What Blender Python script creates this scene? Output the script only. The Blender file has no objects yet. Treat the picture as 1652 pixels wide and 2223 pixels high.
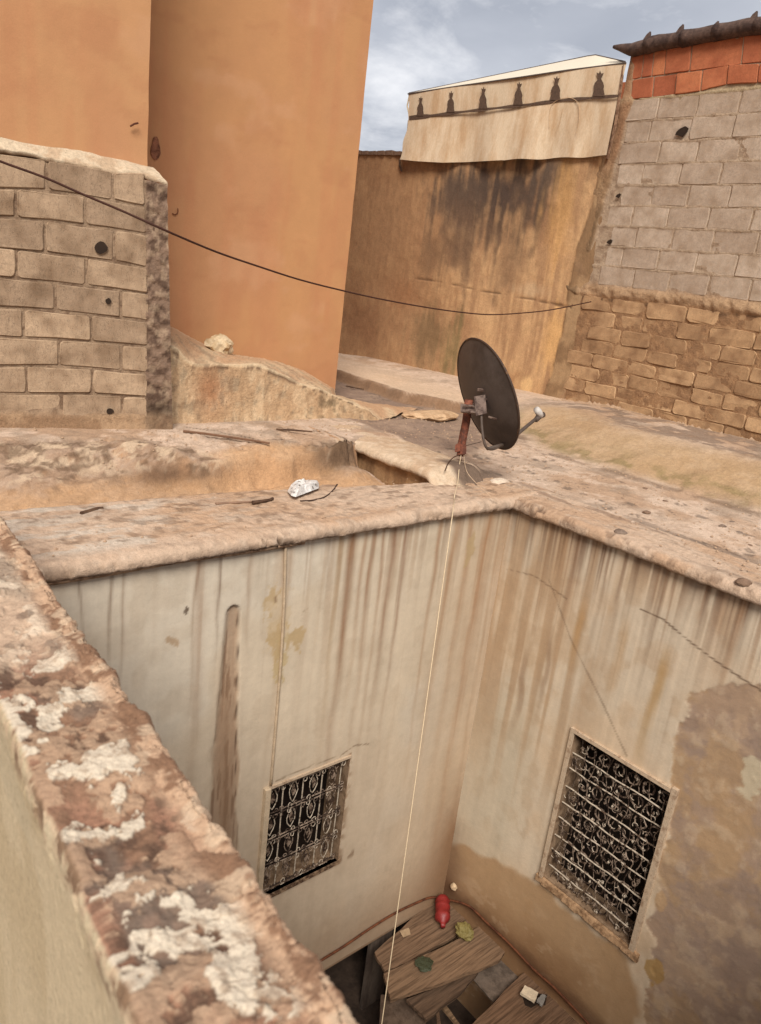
import bpy, math, random
import numpy as np
random.seed(7)
scene = bpy.context.scene
COL = scene.collection

# ------------------------------------------------------------------ camera frame (surveyed from the photograph's vanishing points)
W0, H0, FPX = 1652.0, 2223.0, 1664.0
EYE = np.array([0.0, 0.0, 1.4])
def unit(v):
    v = np.asarray(v, float); return v / np.linalg.norm(v)
def cv(px, py): return np.array([px - W0/2, py - H0/2, FPX])
DOWN = unit(cv(175, 6450))
BV = cv(-665, 411); BV = unit(BV - BV.dot(DOWN)*DOWN)
AV = unit(np.cross(-DOWN, BV))
if AV[0] < 0: AV = -AV
RM = np.array([AV, BV, -DOWN])            # world = RM @ camera vector (x right, y down, z forward)
def ray(px, py): return RM @ cv(px, py)
def at_z(px, py, z): r = ray(px, py); return EYE + r*(z-EYE[2])/r[2]
def at_y(px, py, y): r = ray(px, py); return EYE + r*y/r[1]
def at_x(px, py, x): r = ray(px, py); return EYE + r*x/r[0]
def at_plane(px, py, c, n): r = ray(px, py); return EYE + r*((c-EYE).dot(n)/r.dot(n))
def at_depth(px, py, d): return EYE + ray(px, py)/FPX*d

from mathutils import Matrix, Vector
cam_d = bpy.data.cameras.new('camera'); cam = bpy.data.objects.new('camera', cam_d); COL.objects.link(cam)
cam_d.sensor_fit = 'VERTICAL'; cam_d.sensor_height = 36.0; cam_d.sensor_width = 36.0
cam_d.lens = 36.0*FPX/H0; cam_d.clip_start = 0.05; cam_d.clip_end = 2000
cx_, cy_, cz_ = RM @ np.array([1, 0, 0]), RM @ np.array([0, -1, 0]), RM @ np.array([0, 0, -1])
cam.matrix_world = Matrix(((cx_[0], cy_[0], cz_[0], EYE[0]), (cx_[1], cy_[1], cz_[1], EYE[1]), (cx_[2], cy_[2], cz_[2], EYE[2]), (0, 0, 0, 1)))
cam_d.dof.use_dof = True; cam_d.dof.focus_distance = 5.5; cam_d.dof.aperture_fstop = 4.5
scene.camera = cam
scene.view_settings.view_transform = 'Standard'; scene.view_settings.look = 'None'
scene.view_settings.gamma = 1.0; scene.view_settings.use_curve_mapping = False
scene.view_settings.exposure = 1.55

# ------------------------------------------------------------------ world: Nishita sky behind broken grey cloud
SUN_DIR = unit([-0.52, -0.62, 0.80])
world = bpy.data.worlds.new('World'); scene.world = world; world.use_nodes = True
nt = world.node_tree; N = nt.nodes; L = nt.links; N.clear()
out = N.new('ShaderNodeOutputWorld'); bg = N.new('ShaderNodeBackground'); bg.inputs['Strength'].default_value = 0.052
sky = N.new('ShaderNodeTexSky'); sky.sky_type = 'NISHITA'; sky.sun_disc = False
sky.sun_elevation = math.asin(SUN_DIR[2]); sky.sun_rotation = math.atan2(SUN_DIR[0], SUN_DIR[1])
sky.air_density = 1.0; sky.dust_density = 1.5
tc = N.new('ShaderNodeTexCoord'); sep = N.new('ShaderNodeSeparateXYZ'); L.new(tc.outputs['Generated'], sep.inputs[0])
zc = N.new('ShaderNodeMath'); zc.operation = 'MAXIMUM'; zc.inputs[1].default_value = 0.0; L.new(sep.outputs[2], zc.inputs[0])
za = N.new('ShaderNodeMath'); za.operation = 'ADD'; za.inputs[1].default_value = 0.22; L.new(zc.outputs[0], za.inputs[0])
dx = N.new('ShaderNodeMath'); dx.operation = 'DIVIDE'; L.new(sep.outputs[0], dx.inputs[0]); L.new(za.outputs[0], dx.inputs[1])
dy = N.new('ShaderNodeMath'); dy.operation = 'DIVIDE'; L.new(sep.outputs[1], dy.inputs[0]); L.new(za.outputs[0], dy.inputs[1])
cmb = N.new('ShaderNodeCombineXYZ'); L.new(dx.outputs[0], cmb.inputs[0]); L.new(dy.outputs[0], cmb.inputs[1])
def wnoise(scale, detail, rough, off):
    mp = N.new('ShaderNodeMapping'); mp.inputs['Location'].default_value = off; L.new(cmb.outputs[0], mp.inputs[0])
    n = N.new('ShaderNodeTexNoise'); n.inputs['Scale'].default_value = scale; n.inputs['Detail'].default_value = detail
    n.inputs['Roughness'].default_value = rough; n.inputs['Distortion'].default_value = 0.25; L.new(mp.outputs[0], n.inputs[0]); return n
n1 = wnoise(1.3, 6, 0.5, (3.1, 1.7, 0)); n2 = wnoise(2.8, 9, 0.6, (8.3, 5.2, 0))
cr = N.new('ShaderNodeValToRGB'); L.new(n1.outputs[0], cr.inputs[0])
cr.color_ramp.elements[0].position = 0.36; cr.color_ramp.elements[0].color = (2.95, 3.12, 3.55, 1)
cr.color_ramp.elements[1].position = 0.66; cr.color_ramp.elements[1].color = (4.3, 4.45, 4.85, 1)
cr2 = N.new('ShaderNodeValToRGB'); L.new(n2.outputs[0], cr2.inputs[0])
cr2.color_ramp.elements[0].position = 0.44; cr2.color_ramp.elements[0].color = (0, 0, 0, 1)
cr2.color_ramp.elements[1].position = 0.70; cr2.color_ramp.elements[1].color = (1, 1, 1, 1)
mw = N.new('ShaderNodeMix'); mw.data_type = 'RGBA'; L.new(cr2.outputs[0], mw.inputs['Factor'])
L.new(cr.outputs[0], mw.inputs['A']); mw.inputs['B'].default_value = (6.3, 6.3, 6.5, 1)
mx = N.new('ShaderNodeMix'); mx.data_type = 'RGBA'; mx.inputs['Factor'].default_value = 0.95
L.new(sky.outputs[0], mx.inputs['A']); L.new(mw.outputs['Result'], mx.inputs['B'])
L.new(mx.outputs['Result'], bg.inputs['Color']); L.new(bg.outputs[0], out.inputs['Surface'])

sd = bpy.data.lights.new('sun', 'SUN'); sd.energy = 1.5; sd.angle = math.radians(26); sd.color = (1.0, 0.95, 0.89)
sun = bpy.data.objects.new('sun', sd); COL.objects.link(sun)
sun.rotation_euler = Vector(tuple(SUN_DIR)).to_track_quat('Z', 'Y').to_euler(); sun.location = (-4, -4, 9)

# ------------------------------------------------------------------ helpers: noise
def _h(ix, iy, iz, seed):
    h = (ix*374761393 + iy*668265263 + iz*2147483647 + seed*974711) & 0xffffffff
    h = ((h ^ (h >> 13)) * 1274126177) & 0xffffffff
    h = ((h ^ (h >> 16)) * 2246822519) & 0xffffffff
    return ((h ^ (h >> 15)) & 0xffffff) / float(0xffffff)
def vnoise(x, y, z=None, seed=0):
    x = np.asarray(x, float); y = np.asarray(y, float)
    z = np.zeros_like(x) if z is None else np.asarray(z, float)
    x, y, z = np.broadcast_arrays(x, y, z)
    fx, fy, fz = np.floor(x), np.floor(y), np.floor(z)
    ix, iy, iz = fx.astype(np.int64), fy.astype(np.int64), fz.astype(np.int64)
    u, v, w = x-fx, y-fy, z-fz
    u = u*u*u*(u*(u*6-15)+10); v = v*v*v*(v*(v*6-15)+10); w = w*w*w*(w*(w*6-15)+10)
    def c(a, b, d): return _h(ix+a, iy+b, iz+d, seed)
    x0 = (c(0,0,0)*(1-u)+c(1,0,0)*u)*(1-v) + (c(0,1,0)*(1-u)+c(1,1,0)*u)*v
    if not np.any(w): return x0
    x1 = (c(0,0,1)*(1-u)+c(1,0,1)*u)*(1-v) + (c(0,1,1)*(1-u)+c(1,1,1)*u)*v
    return x0*(1-w)+x1*w
def fbm(x, y, z=None, o=4, seed=0, g=0.5):
    s = 0; a = 1; t = 0; f = 1
    x = np.asarray(x, float); y = np.asarray(y, float)
    for k in range(o):
        s = s + a*vnoise(x*f+k*17.3, y*f+k*9.1, None if z is None else np.asarray(z)*f, seed+k); t += a; a *= g; f *= 2.03
    return s/t
def sst(a, b, x): t = np.clip((x-a)/(b-a), 0, 1); return t*t*(3-2*t)
def poly_sd(U, V, poly):
    """signed distance, positive inside"""
    P = np.asarray(poly, float); d = np.full(U.shape, 1e9); ins = np.zeros(U.shape, bool)
    for i in range(len(P)):
        a = P[i]; b = P[(i+1) % len(P)]; e = b-a
        t = np.clip(((U-a[0])*e[0]+(V-a[1])*e[1])/max(e.dot(e), 1e-12), 0, 1)
        d = np.minimum(d, np.hypot(U-a[0]-t*e[0], V-a[1]-t*e[1]))
        c = ((a[1] > V) != (b[1] > V)) & (U < (b[0]-a[0])*(V-a[1])/((b[1]-a[1]) if abs(b[1]-a[1]) > 1e-9 else 1e-9)+a[0])
        ins ^= c
    return np.where(ins, d, -d)
def line_d(U, V, pts):
    d = np.full(U.shape, 1e9)
    for a, b in zip(pts[:-1], pts[1:]):
        a = np.asarray(a, float); b = np.asarray(b, float); e = b-a
        t = np.clip(((U-a[0])*e[0]+(V-a[1])*e[1])/max(e.dot(e), 1e-12), 0, 1)
        d = np.minimum(d, np.hypot(U-a[0]-t*e[0], V-a[1]-t*e[1]))
    return d
def lin(r, g=None, b=None, k=1.0):
    c = np.array([r, g, b], float)/255.0
    return np.where(c <= 0.04045, c/12.92, ((c+0.055)/1.055)**2.4)*k
def mixc(c, col, m):
    m = np.clip(m, 0, 1)[..., None]; return c*(1-m)+np.asarray(col)*m

# ------------------------------------------------------------------ helpers: objects
def link(o, parent=None):
    COL.objects.link(o)
    if parent is not None: o.parent = parent
    return o
def tag(o, label=None, cat=None, group=None, kind=None):
    if label: o['label'] = label
    if cat: o['category'] = cat
    if group: o['group'] = group
    if kind: o['kind'] = kind
    elif cat: o['kind'] = 'thing'
    return o
def thing(name, label, cat, loc=(0, 0, 0), group=None):
    o = bpy.data.objects.new(name, None); o.empty_display_size = 0.1; o.location = tuple(loc); link(o)
    return tag(o, label, cat, group, 'thing')
def root_loc(p):
    l = np.zeros(3)
    while p is not None: l = l + np.array(p.location); p = p.parent
    return l
def mesh_obj(name, V, F, mat, parent=None, smooth=False, col=None):
    V = np.asarray(V, float).reshape(-1, 3)
    if parent is not None: V = V - root_loc(parent)
    me = bpy.data.meshes.new(name)
    me.from_pydata(V.tolist() if len(V) < 20000 else [tuple(v) for v in V], [], F) if not isinstance(F, np.ndarray) else fast_mesh(me, V, F)
    if isinstance(mat, (list, tuple)):
        for m in mat: me.materials.append(m)
    else: me.materials.append(mat)
    if smooth: me.polygons.foreach_set('use_smooth', np.ones(len(me.polygons), bool))
    if col is not None:
        ca = me.color_attributes.new('Col', 'FLOAT_COLOR', 'POINT')
        a = np.ones((len(V), 4), np.float32); a[:, :3] = np.clip(np.asarray(col).reshape(-1, 3), 0, 1); ca.data.foreach_set('color', a.ravel())
    me.update()
    return link(bpy.data.objects.new(name, me), parent)
def fast_mesh(me, V, F):
    n, k = F.shape
    me.vertices.add(len(V)); me.vertices.foreach_set('co', V.astype(np.float32).ravel())
    me.loops.add(n*k); me.loops.foreach_set('vertex_index', F.astype(np.int32).ravel())
    me.polygons.add(n); me.polygons.foreach_set('loop_start', (np.arange(n)*k).astype(np.int32))
    me.polygons.foreach_set('loop_total', np.full(n, k, np.int32)); me.update(calc_edges=True)
def sheet(name, P, mat, parent=None, col=None, keep=None, smooth=True, flip=False):
    nu, nv = P.shape[:2]
    idx = np.arange(nu*nv).reshape(nu, nv)
    q = np.stack([idx[:-1, :-1], idx[1:, :-1], idx[1:, 1:], idx[:-1, 1:]], -1)
    if flip: q = q[..., ::-1]
    if keep is not None: q = q[keep]
    q = q.reshape(-1, 4)
    used = np.zeros(nu*nv, bool); used[q.ravel()] = True
    rm = np.cumsum(used)-1
    V = P.reshape(-1, 3)[used]; c = None if col is None else np.asarray(col).reshape(-1, 3)[used]
    return mesh_obj(name, V, rm[q], mat, parent, smooth, c)
class MB:
    def __init__(s): s.V = []; s.F = []
    def add(s, V, F): n = len(s.V); s.V += [tuple(v) for v in V]; s.F += [tuple(i+n for i in f) for f in F]
    def box(s, a, b):
        x0, y0, z0 = a; x1, y1, z1 = b
        s.add([(x0,y0,z0),(x1,y0,z0),(x1,y1,z0),(x0,y1,z0),(x0,y0,z1),(x1,y0,z1),(x1,y1,z1),(x0,y1,z1)],
              [(0,3,2,1),(4,5,6,7),(0,1,5,4),(1,2,6,5),(2,3,7,6),(3,0,4,7)])
    def slab(s, quad, thick, n=None):
        """quad of 4 points, extruded by thick along -normal"""
        q = [np.asarray(p, float) for p in quad]
        if n is None: n = unit(np.cross(q[1]-q[0], q[3]-q[0]))
        k = len(q); V = q + [p - n*thick for p in q]
        s.add(V, [tuple(range(k)), tuple(range(2*k-1, k-1, -1))] + [(i, i+k, (i+1) % k+k, (i+1) % k) for i in range(k)])
    def tube(s, pts, r, n=6, caps=True):
        pts = [np.asarray(p, float) for p in pts]; rs = r if hasattr(r, '__len__') else [r]*len(pts)
        V = []; up = None
        for i, p in enumerate(pts):
            t = unit(pts[min(i+1, len(pts)-1)]-pts[max(i-1, 0)])
            if up is None: up = unit(np.cross(t, [0.31, 0.17, 0.93])) if abs(t[2]) < 0.95 else unit(np.cross(t, [1, 0.2, 0]))
            a = unit(up - t*up.dot(t)); b = np.cross(t, a); up = a
            for k in range(n):
                g = 2*math.pi*k/n; V.append(p+rs[i]*(math.cos(g)*a+math.sin(g)*b))
        F = [(i*n+k, i*n+(k+1) % n, (i+1)*n+(k+1) % n, (i+1)*n+k) for i in range(len(pts)-1) for k in range(n)]
        if caps: F += [tuple(range(n-1, -1, -1)), tuple(range((len(pts)-1)*n, len(pts)*n))]
        s.add(V, F)
    def obj(s, name, mat, parent=None, smooth=False): return mesh_obj(name, s.V, s.F, mat, parent, smooth)
def smooth_path(pts, k=6):
    pts = [np.asarray(p, float) for p in pts]; o = []
    for i in range(len(pts)-1):
        p0 = pts[max(i-1, 0)]; p1 = pts[i]; p2 = pts[i+1]; p3 = pts[min(i+2, len(pts)-1)]
        for j in range(k):
            t = j/k; o.append(0.5*((2*p1)+(-p0+p2)*t+(2*p0-5*p1+4*p2-p3)*t*t+(-p0+3*p1-3*p2+p3)*t**3))
    o.append(pts[-1]); return o
def lump(name, c, r, mat, parent=None, seed=0, rough=0.35, sub=2, freq=2.0):
    import bmesh
    bm = bmesh.new(); bmesh.ops.create_icosphere(bm, subdivisions=sub, radius=1.0)
    V = np.array([v.co[:] for v in bm.verts]); F = [tuple(v.index for v in f.verts) for f in bm.faces]; bm.free()
    n = fbm(V[:, 0]*freq+seed*5, V[:, 1]*freq+3, V[:, 2]*freq, 3, seed)
    V = V*(1+rough*(n-0.5)*2)[:, None]*np.asarray(r)+np.asarray(c)
    return mesh_obj(name, V, F, mat, parent, False)

# ------------------------------------------------------------------ materials
def mat_base(name, rough=0.9):
    m = bpy.data.materials.new(name); m.use_nodes = True; t = m.node_tree
    b = t.nodes['Principled BSDF']; b.inputs['Roughness'].default_value = rough
    b.inputs['Specular IOR Level'].default_value = 0.25
    return m, t, b
def tex(t, scale, detail=4, rough=0.6, coord='Object', vec=None, stretch=None):
    n = t.nodes.new('ShaderNodeTexNoise'); n.inputs['Scale'].default_value = scale; n.inputs['Detail'].default_value = detail; n.inputs['Roughness'].default_value = rough
    if vec is None: tcn = t.nodes.new('ShaderNodeTexCoord'); vec = tcn.outputs[coord]
    if stretch:
        mp = t.nodes.new('ShaderNodeMapping'); mp.inputs['Scale'].default_value = stretch; t.links.new(vec, mp.inputs[0]); vec = mp.outputs[0]
    t.links.new(vec, n.inputs['Vector']); return n
def mrange(t, sock, a, b, c, d):
    m = t.nodes.new('ShaderNodeMapRange'); t.links.new(sock, m.inputs[0])
    for i, v in enumerate((a, b, c, d)): m.inputs[i+1].default_value = v
    return m.outputs[0]
def mmul(t, a, b):
    m = t.nodes.new('ShaderNodeMath'); m.operation = 'MULTIPLY'; t.links.new(a, m.inputs[0]); t.links.new(b, m.inputs[1]); return m.outputs[0]
def scale_col(t, col_sock, fac_sock):
    v = t.nodes.new('ShaderNodeVectorMath'); v.operation = 'SCALE'; t.links.new(col_sock, v.inputs[0]); t.links.new(fac_sock, v.inputs['Scale']); return v.outputs[0]
def bump(t, b, sock, strength, dist):
    bp = t.nodes.new('ShaderNodeBump'); bp.inputs['Strength'].default_value = strength; bp.inputs['Distance'].default_value = dist
    t.links.new(sock, bp.inputs['Height'])
    pv = b.inputs['Normal'].links
    if pv: t.links.new(pv[0].from_socket, bp.inputs['Normal'])
    t.links.new(bp.outputs[0], b.inputs['Normal'])
def mat_attr(name, rough=0.92, f1=(35, .90, 1.08), f2=(220, .90, 1.10), b1=(90, .5, .004), b2=(420, .4, .0015), stretch=None, pits=0.0):
    m, t, b = mat_base(name, rough)
    a = t.nodes.new('ShaderNodeAttribute'); a.attribute_name = 'Col'
    na = tex(t, f1[0], 5, .65, stretch=stretch); nb = tex(t, f2[0], 3, .6, stretch=stretch)
    fac = mmul(t, mrange(t, na.outputs[0], .3, .7, f1[1], f1[2]), mrange(t, nb.outputs[0], .3, .7, f2[1], f2[2]))
    if pits > 0:
        np_ = tex(t, 70, 4, .7); fac = mmul(t, fac, mrange(t, np_.outputs[0], .33, .37, 1-pits, 1.0))
    t.links.new(scale_col(t, a.outputs['Color'], fac), b.inputs['Base Color'])
    for q in (b1, b2):
        if q: bump(t, b, tex(t, q[0], 5, .65).outputs[0], q[1], q[2])
    return m
def mat_plain(name, c, rough=0.85, var=(20, .8, 1.15), var2=(150, .88, 1.1), bmp=(120, .5, .003), spec=.25, metal=0, rnd=0.0, c2=None, c2s=12, stretch=None, c2r=(.45, .6), trans=0):
    m, t, b = mat_base(name, rough); b.inputs['Specular IOR Level'].default_value = spec; b.inputs['Metallic'].default_value = metal
    rgb = t.nodes.new('ShaderNodeRGB'); rgb.outputs[0].default_value = (*c, 1); cs = rgb.outputs[0]
    if c2 is not None:
        n = tex(t, c2s, 6, .65, stretch=stretch); mi = t.nodes.new('ShaderNodeMix'); mi.data_type = 'RGBA'
        t.links.new(mrange(t, n.outputs[0], c2r[0], c2r[1], 0, 1), mi.inputs['Factor']); t.links.new(cs, mi.inputs['A']); mi.inputs['B'].default_value = (*c2, 1); cs = mi.outputs['Result']
    f = mrange(t, tex(t, var[0], 4, .6, stretch=stretch).outputs[0], .3, .7, var[1], var[2])
    f = mmul(t, f, mrange(t, tex(t, var2[0], 3, .6, stretch=stretch).outputs[0], .3, .7, var2[1], var2[2]))
    if rnd > 0:
        oi = t.nodes.new('ShaderNodeObjectInfo'); f = mmul(t, f, mrange(t, oi.outputs['Random'], 0, 1, 1-rnd, 1+rnd))
    t.links.new(scale_col(t, cs, f), b.inputs['Base Color'])
    if bmp: bump(t, b, tex(t, bmp[0], 5, .65, stretch=stretch).outputs[0], bmp[1], bmp[2])
    return m
def mat_block(name, c, c2, cstain, rnd=.1, cracks=.35):
    """concrete block / brick: pitted, finely cracked, stained, a little different on each block"""
    m, t, b = mat_base(name, .95)
    oi = t.nodes.new('ShaderNodeObjectInfo'); rgb = t.nodes.new('ShaderNodeMix'); rgb.data_type = 'RGBA'
    rgb.inputs['A'].default_value = (*c, 1); rgb.inputs['B'].default_value = (*c2, 1); t.links.new(oi.outputs['Random'], rgb.inputs['Factor'])
    st = t.nodes.new('ShaderNodeMix'); st.data_type = 'RGBA'; n = tex(t, 5, 6, .68)
    t.links.new(mrange(t, n.outputs[0], .44, .66, 0, .85), st.inputs['Factor']); t.links.new(rgb.outputs['Result'], st.inputs['A']); st.inputs['B'].default_value = (*cstain, 1)
    f = mrange(t, tex(t, 40, 5, .75).outputs[0], .3, .7, .76, 1.16)
    f = mmul(t, f, mrange(t, tex(t, 260, 3, .6).outputs[0], .3, .7, .86, 1.12))
    pit = tex(t, 95, 4, .7); f = mmul(t, f, mrange(t, pit.outputs[0], .30, .36, .62, 1))
    cr_ = tex(t, 26, 5, .7, stretch=(1, 1, .35))
    ab = t.nodes.new('ShaderNodeMath'); ab.operation = 'SUBTRACT'; ab.inputs[1].default_value = .5; t.links.new(cr_.outputs[0], ab.inputs[0])
    a2 = t.nodes.new('ShaderNodeMath'); a2.operation = 'ABSOLUTE'; t.links.new(ab.outputs[0], a2.inputs[0])
    f = mmul(t, f, mrange(t, a2.outputs[0], 0, .010, 1-cracks, 1))
    f = mmul(t, f, mrange(t, oi.outputs['Random'], 0, 1, 1-rnd, 1+rnd))
    t.links.new(scale_col(t, st.outputs['Result'], f), b.inputs['Base Color'])
    bump(t, b, tex(t, 60, 5, .7).outputs[0], .55, .006); bump(t, b, tex(t, 300, 3, .6).outputs[0], .45, .002)
    return m
A = 0.86   # share of the photographed brightness taken as reflectance
def al(r, g, b, k=1.0): return lin(r, g, b, A*k)

M_wallL = mat_attr('painted_plaster', .85, b1=(30, .35, .006), b2=(300, .25, .001), f1=(14, .94, 1.05), f2=(260, .94, 1.05))
M_roof = mat_attr('weathered_render', .95, b1=(45, .8, .012), b2=(260, .6, .003), f1=(30, .84, 1.12), f2=(190, .85, 1.13), pits=.25)
M_para = mat_attr('flaking_parapet', .95, b1=(60, .8, .008), b2=(420, .55, .0018), f1=(70, .84, 1.12), f2=(420, .84, 1.14), pits=.2)
M_ochre = mat_attr('ochre_render', .92, b1=(22, .5, .01), b2=(160, .5, .003), f1=(18, .86, 1.1), f2=(110, .82, 1.12), stretch=(1, 1, .5), pits=.15)
M_mortar = mat_attr('rough_mortar', .96, b1=(50, .9, .012), b2=(240, .7, .004), f1=(35, .8, 1.15), f2=(200, .82, 1.14), pits=.3)

# =================================================================== GEOMETRY CONSTANTS
XR, YL = 4.017, 3.156            # planes of the two courtyard walls
XB = 7.70                        # plane of the far block wall
CO = np.array([7.70, 5.553, .28]); DO = np.array([-.228, .9737, 0]); NO = np.array([-.9737, -.228, 0])   # ochre wall: foot corner, direction, normal to viewer
C2 = at_z(375, 925, .2); _w = ray(3800, 955); W2 = unit([_w[0], _w[1], 0]); N2 = np.array([W2[1], -W2[0], 0])  # near block wall
YO1, YO2 = 5.22, 6.22            # left and central orange facades
UP = np.array([0, 0, 1.0])

# =================================================================== SETTING: roof terrain
raised = [(5.52, -.2), (5.5, 2.1), (5.4, 4.1), (5.72, 4.7), (5.9, 5.3), (5.55, 6.1), (5.70, 7.5), (5.75, 9.6), (8.2, 9.6), (8.2, -.2)]
def yb0(x): return np.interp(x, [0, 1, 1.9, 2.4, 3.0, 3.6], [4.0, 4.05, 4.10, 4.15, 4.24, 4.30])
def yb1(x): return np.interp(x, [0, 1, 1.9, 2.4, 3.0, 3.6], [4.85, 4.80, 4.62, 4.36, 4.38, 4.42])
def zroof(x, y):
    wob = (fbm(x*3, y*3, None, 3, 5)-.5)
    z = .105 + .03*(fbm(x*1.3, y*1.3, None, 3, 2)-.5)
    # slab beside the right-hand coping
    slab = sst(4.25, 4.0, y)
    z = z*(1-slab) + (.062+.02*np.clip(x-4.2, 0, 1.3))*slab
    # raised light strip behind the pit
    up = sst(4.9, 3.9, x+wob*.3)*sst(0, 1, (y-4.2)/.3)
    z = z*(1-up)+.185*up
    # curb right of the pit
    cw = .5*wob*.06
    curb = sst(3.66, 3.70, x)*sst(4.10, 4.00, x+cw)*sst(3.45, 3.62, y)
    z = np.maximum(z, .15*curb)
    # shallow pit
    yy = y+wob*.16*(x < 3.5)
    pit = (x < 3.6)
    zp = -.07 + (.185+.07)*sst(0, 1, (yy-yb0(x))/np.maximum(yb1(x)-yb0(x), .05))
    z = np.where(pit & (y < yb1(x)+.25), np.minimum(z, zp), z)
    z = np.where((x >= 3.6) & (x < 3.66) & (y < 4.40), np.minimum(z, -.07), z)
    # rubble fillet in the corner of the pit
    cor = np.exp(-(((x-3.45)/.22)**2+((y-4.25)/.25)**2))
    z = np.where(pit, z+.10*cor*(z < .12), z)
    # raised bank and ledge on the far side
    s = poly_sd(x, y, raised)+wob*.14
    wid = np.interp(y, [4.6, 5.4], [.95, .06])
    top = np.interp(y, [4.6, 5.4], [.32, .22]) + .06*sst(.3, 1.8, s)*np.interp(y, [4.6, 5.4], [0, 1])
    z = z + (top-z)*sst(0, 1, s/wid)*(s > 0)
    # mortar mound that holds the dish mast
    z = z + .085*np.exp(-(((x-4.17)/.13)**2+((y-3.80)/.15)**2)**1.4)
    z = z + .045*np.exp(-(((x-4.17)/.10)**2+((y-3.42)/.07)**2)**1.6)
    z = z + .05*np.exp(-(((x-4.75)/.35)**2+((y-5.0)/.22)**2)**2)
    sl = (x < 3.5)*sst(3.9, 4.0, y)*sst(5.0, 4.7, y); q_ = fbm(x*4.2, y*7, None, 5, 12, .62); z = z + .085*sl*(q_-.5) - .035*sl*sst(.0, .06, .03-np.abs(q_-.5))*sst(.1, .16, z)
    z = z + .011*(fbm(x*7, y*7, None, 4, 9)-.5) + .010*(fbm(x*26, y*26, None, 4, 11, .65)-.5)
    return z
def roof_col(x, y, z, nz):
    n1 = fbm(x*1.6, y*1.6, None, 5, 21); n2 = fbm(x*6, y*6, None, 4, 22); n3 = fbm(x*18, y*18, None, 3, 23)
    c = np.broadcast_to(al(202, 176, 152), x.shape+(3,)).copy()
    c = mixc(c, al(180, 145, 114), sst(.42, .62, n1)*.7)
    c = mixc(c, al(222, 196, 172), sst(.52, .66, n2)*.6)
    c = mixc(c, al(158, 128, 102), sst(.58, .72, n3)*.35)
    c = mixc(c, al(140, 122, 104), sst(.56, .70, fbm(x*3+4, y*3, None, 5, 31))*.45)
    # grey trodden floor behind the curb
    fl = sst(4.06, 4.14, x+.10*(n2-.5))*sst(4.0, 4.25, y+.3*(n2-.5)-.15*(x-4.1))*(1-sst(-.05, .08, poly_sd(x, y, raised)))
    c = mixc(c, al(142, 118, 100), fl*.95); c = mixc(c, al(172, 146, 122), fl*sst(.50, .66, fbm(x*4, y*7, None, 5, 26, .6))*.5)
    # steep faces: ochre paint and broken dark render
    steep = sst(.90, .6, nz)
    c = mixc(c, al(172, 130, 92), steep*.8*(x < 3.66))
    c = mixc(c, al(112, 84, 60), steep*sst(.5, .62, n2)*.6)
    # back of the pit: rough stones above, ochre strip below, dark blot
    pz = (x < 3.56)*sst(3.8, 3.9, y)*(1-sst(0, .1, y-yb1(x)))
    c = mixc(c, al(150, 122, 98), pz*sst(.42, .56, n2+.25*(y-yb0(x)))*.6)
    c = mixc(c, al(190, 150, 110), pz*sst(.07, .0, z+.08*(n2-.5))*.7); c = mixc(c, al(206, 180, 150), pz*sst(.50, .62, fbm(x*11, y*16, None, 5, 24, .65))*sst(.02, .10, z)*.8); c = mixc(c, al(104, 80, 60), pz*sst(.55, .66, fbm(x*8+5, y*14, None, 5, 25, .65))*sst(.0, .08, z)*.7)
    c = mixc(c, al(194, 152, 112), pz*sst(2.3, 2.6, x)*sst(3.3, 3.1, x)*.8)
    c = mixc(c, al(108, 80, 58), pz*np.exp(-(((x-2.05)/.30)**2+((z-.05)/.06)**2))*.8)
    c = mixc(c, al(96, 74, 54), np.exp(-(((x-3.35)/.2)**2+((y-4.35)/.12)**2))*sst(.45, .6, n2)*.8)
    # dark grey-brown patch round the mast
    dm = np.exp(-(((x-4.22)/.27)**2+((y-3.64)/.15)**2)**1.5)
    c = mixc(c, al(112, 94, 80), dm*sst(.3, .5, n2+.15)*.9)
    c = mixc(c, al(226, 206, 182), np.exp(-(((x-4.15)/.09)**2+((y-3.42)/.06)**2)**2))
    # mossy bank and dark ledge
    s = poly_sd(x, y, raised)
    c = mixc(c, al(128, 104, 82), sst(-.10, .0, s)*sst(.10, .03, s)*sst(5.3, 4.9, y)*sst(.40, .6, n2+.1)*.7)
    mo = sst(.0, .25, s)*sst(1.15, .6, s)*sst(5.2, 4.7, y)
    c = mixc(c, al(178, 146, 106), mo*.75)
    c = mixc(c, al(120, 108, 62), mo*sst(.42, .60, fbm(x*9, y*9, None, 4, 41))*sst(.55, .1, s)*.65)
    c = mixc(c, al(126, 104, 86), sst(.80, 1.0, s)*sst(1.7, 1.35, s)*sst(5.3, 4.8, y)*sst(.38, .55, n2)*.75)
    c = mixc(c, al(220, 190, 158), sst(.05, .1, s)*sst(5.2, 5.5, y)*sst(1.3, .3, s)*.8)
    c = mixc(c, al(140, 108, 80), sst(5.2, 5.5, y)*sst(-.08, .0, s)*sst(.09, .05, s)*.85)  # shadowed front of the ledge painted as a dark band
    for pl in ([(1405, 1150), (1420, 1185), (1432, 1215)], [(1532, 1170), (1575, 1182), (1600, 1196), (1652, 1226)], [(1190, 1085), (1235, 1100), (1260, 1096), (1300, 1118)], [(600, 925), (700, 935), (780, 960)], [(400, 925), (470, 935), (560, 950), (620, 952)]):
        w_ = [at_z(a_, b_, .09 if a_ > 900 else .19)[:2] for a_, b_ in pl]; d_ = line_d(x+.03*(n3-.5), y+.03*(n2-.5), w_); c = mixc(c, al(84, 64, 50), sst(.012, .003, d_)*.8)
    # chips and pock marks on the slab
    pk = sst(.70, .76, fbm(x*13, y*13, None, 3, 51))*(x > 4.2)*(s < 0)
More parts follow.
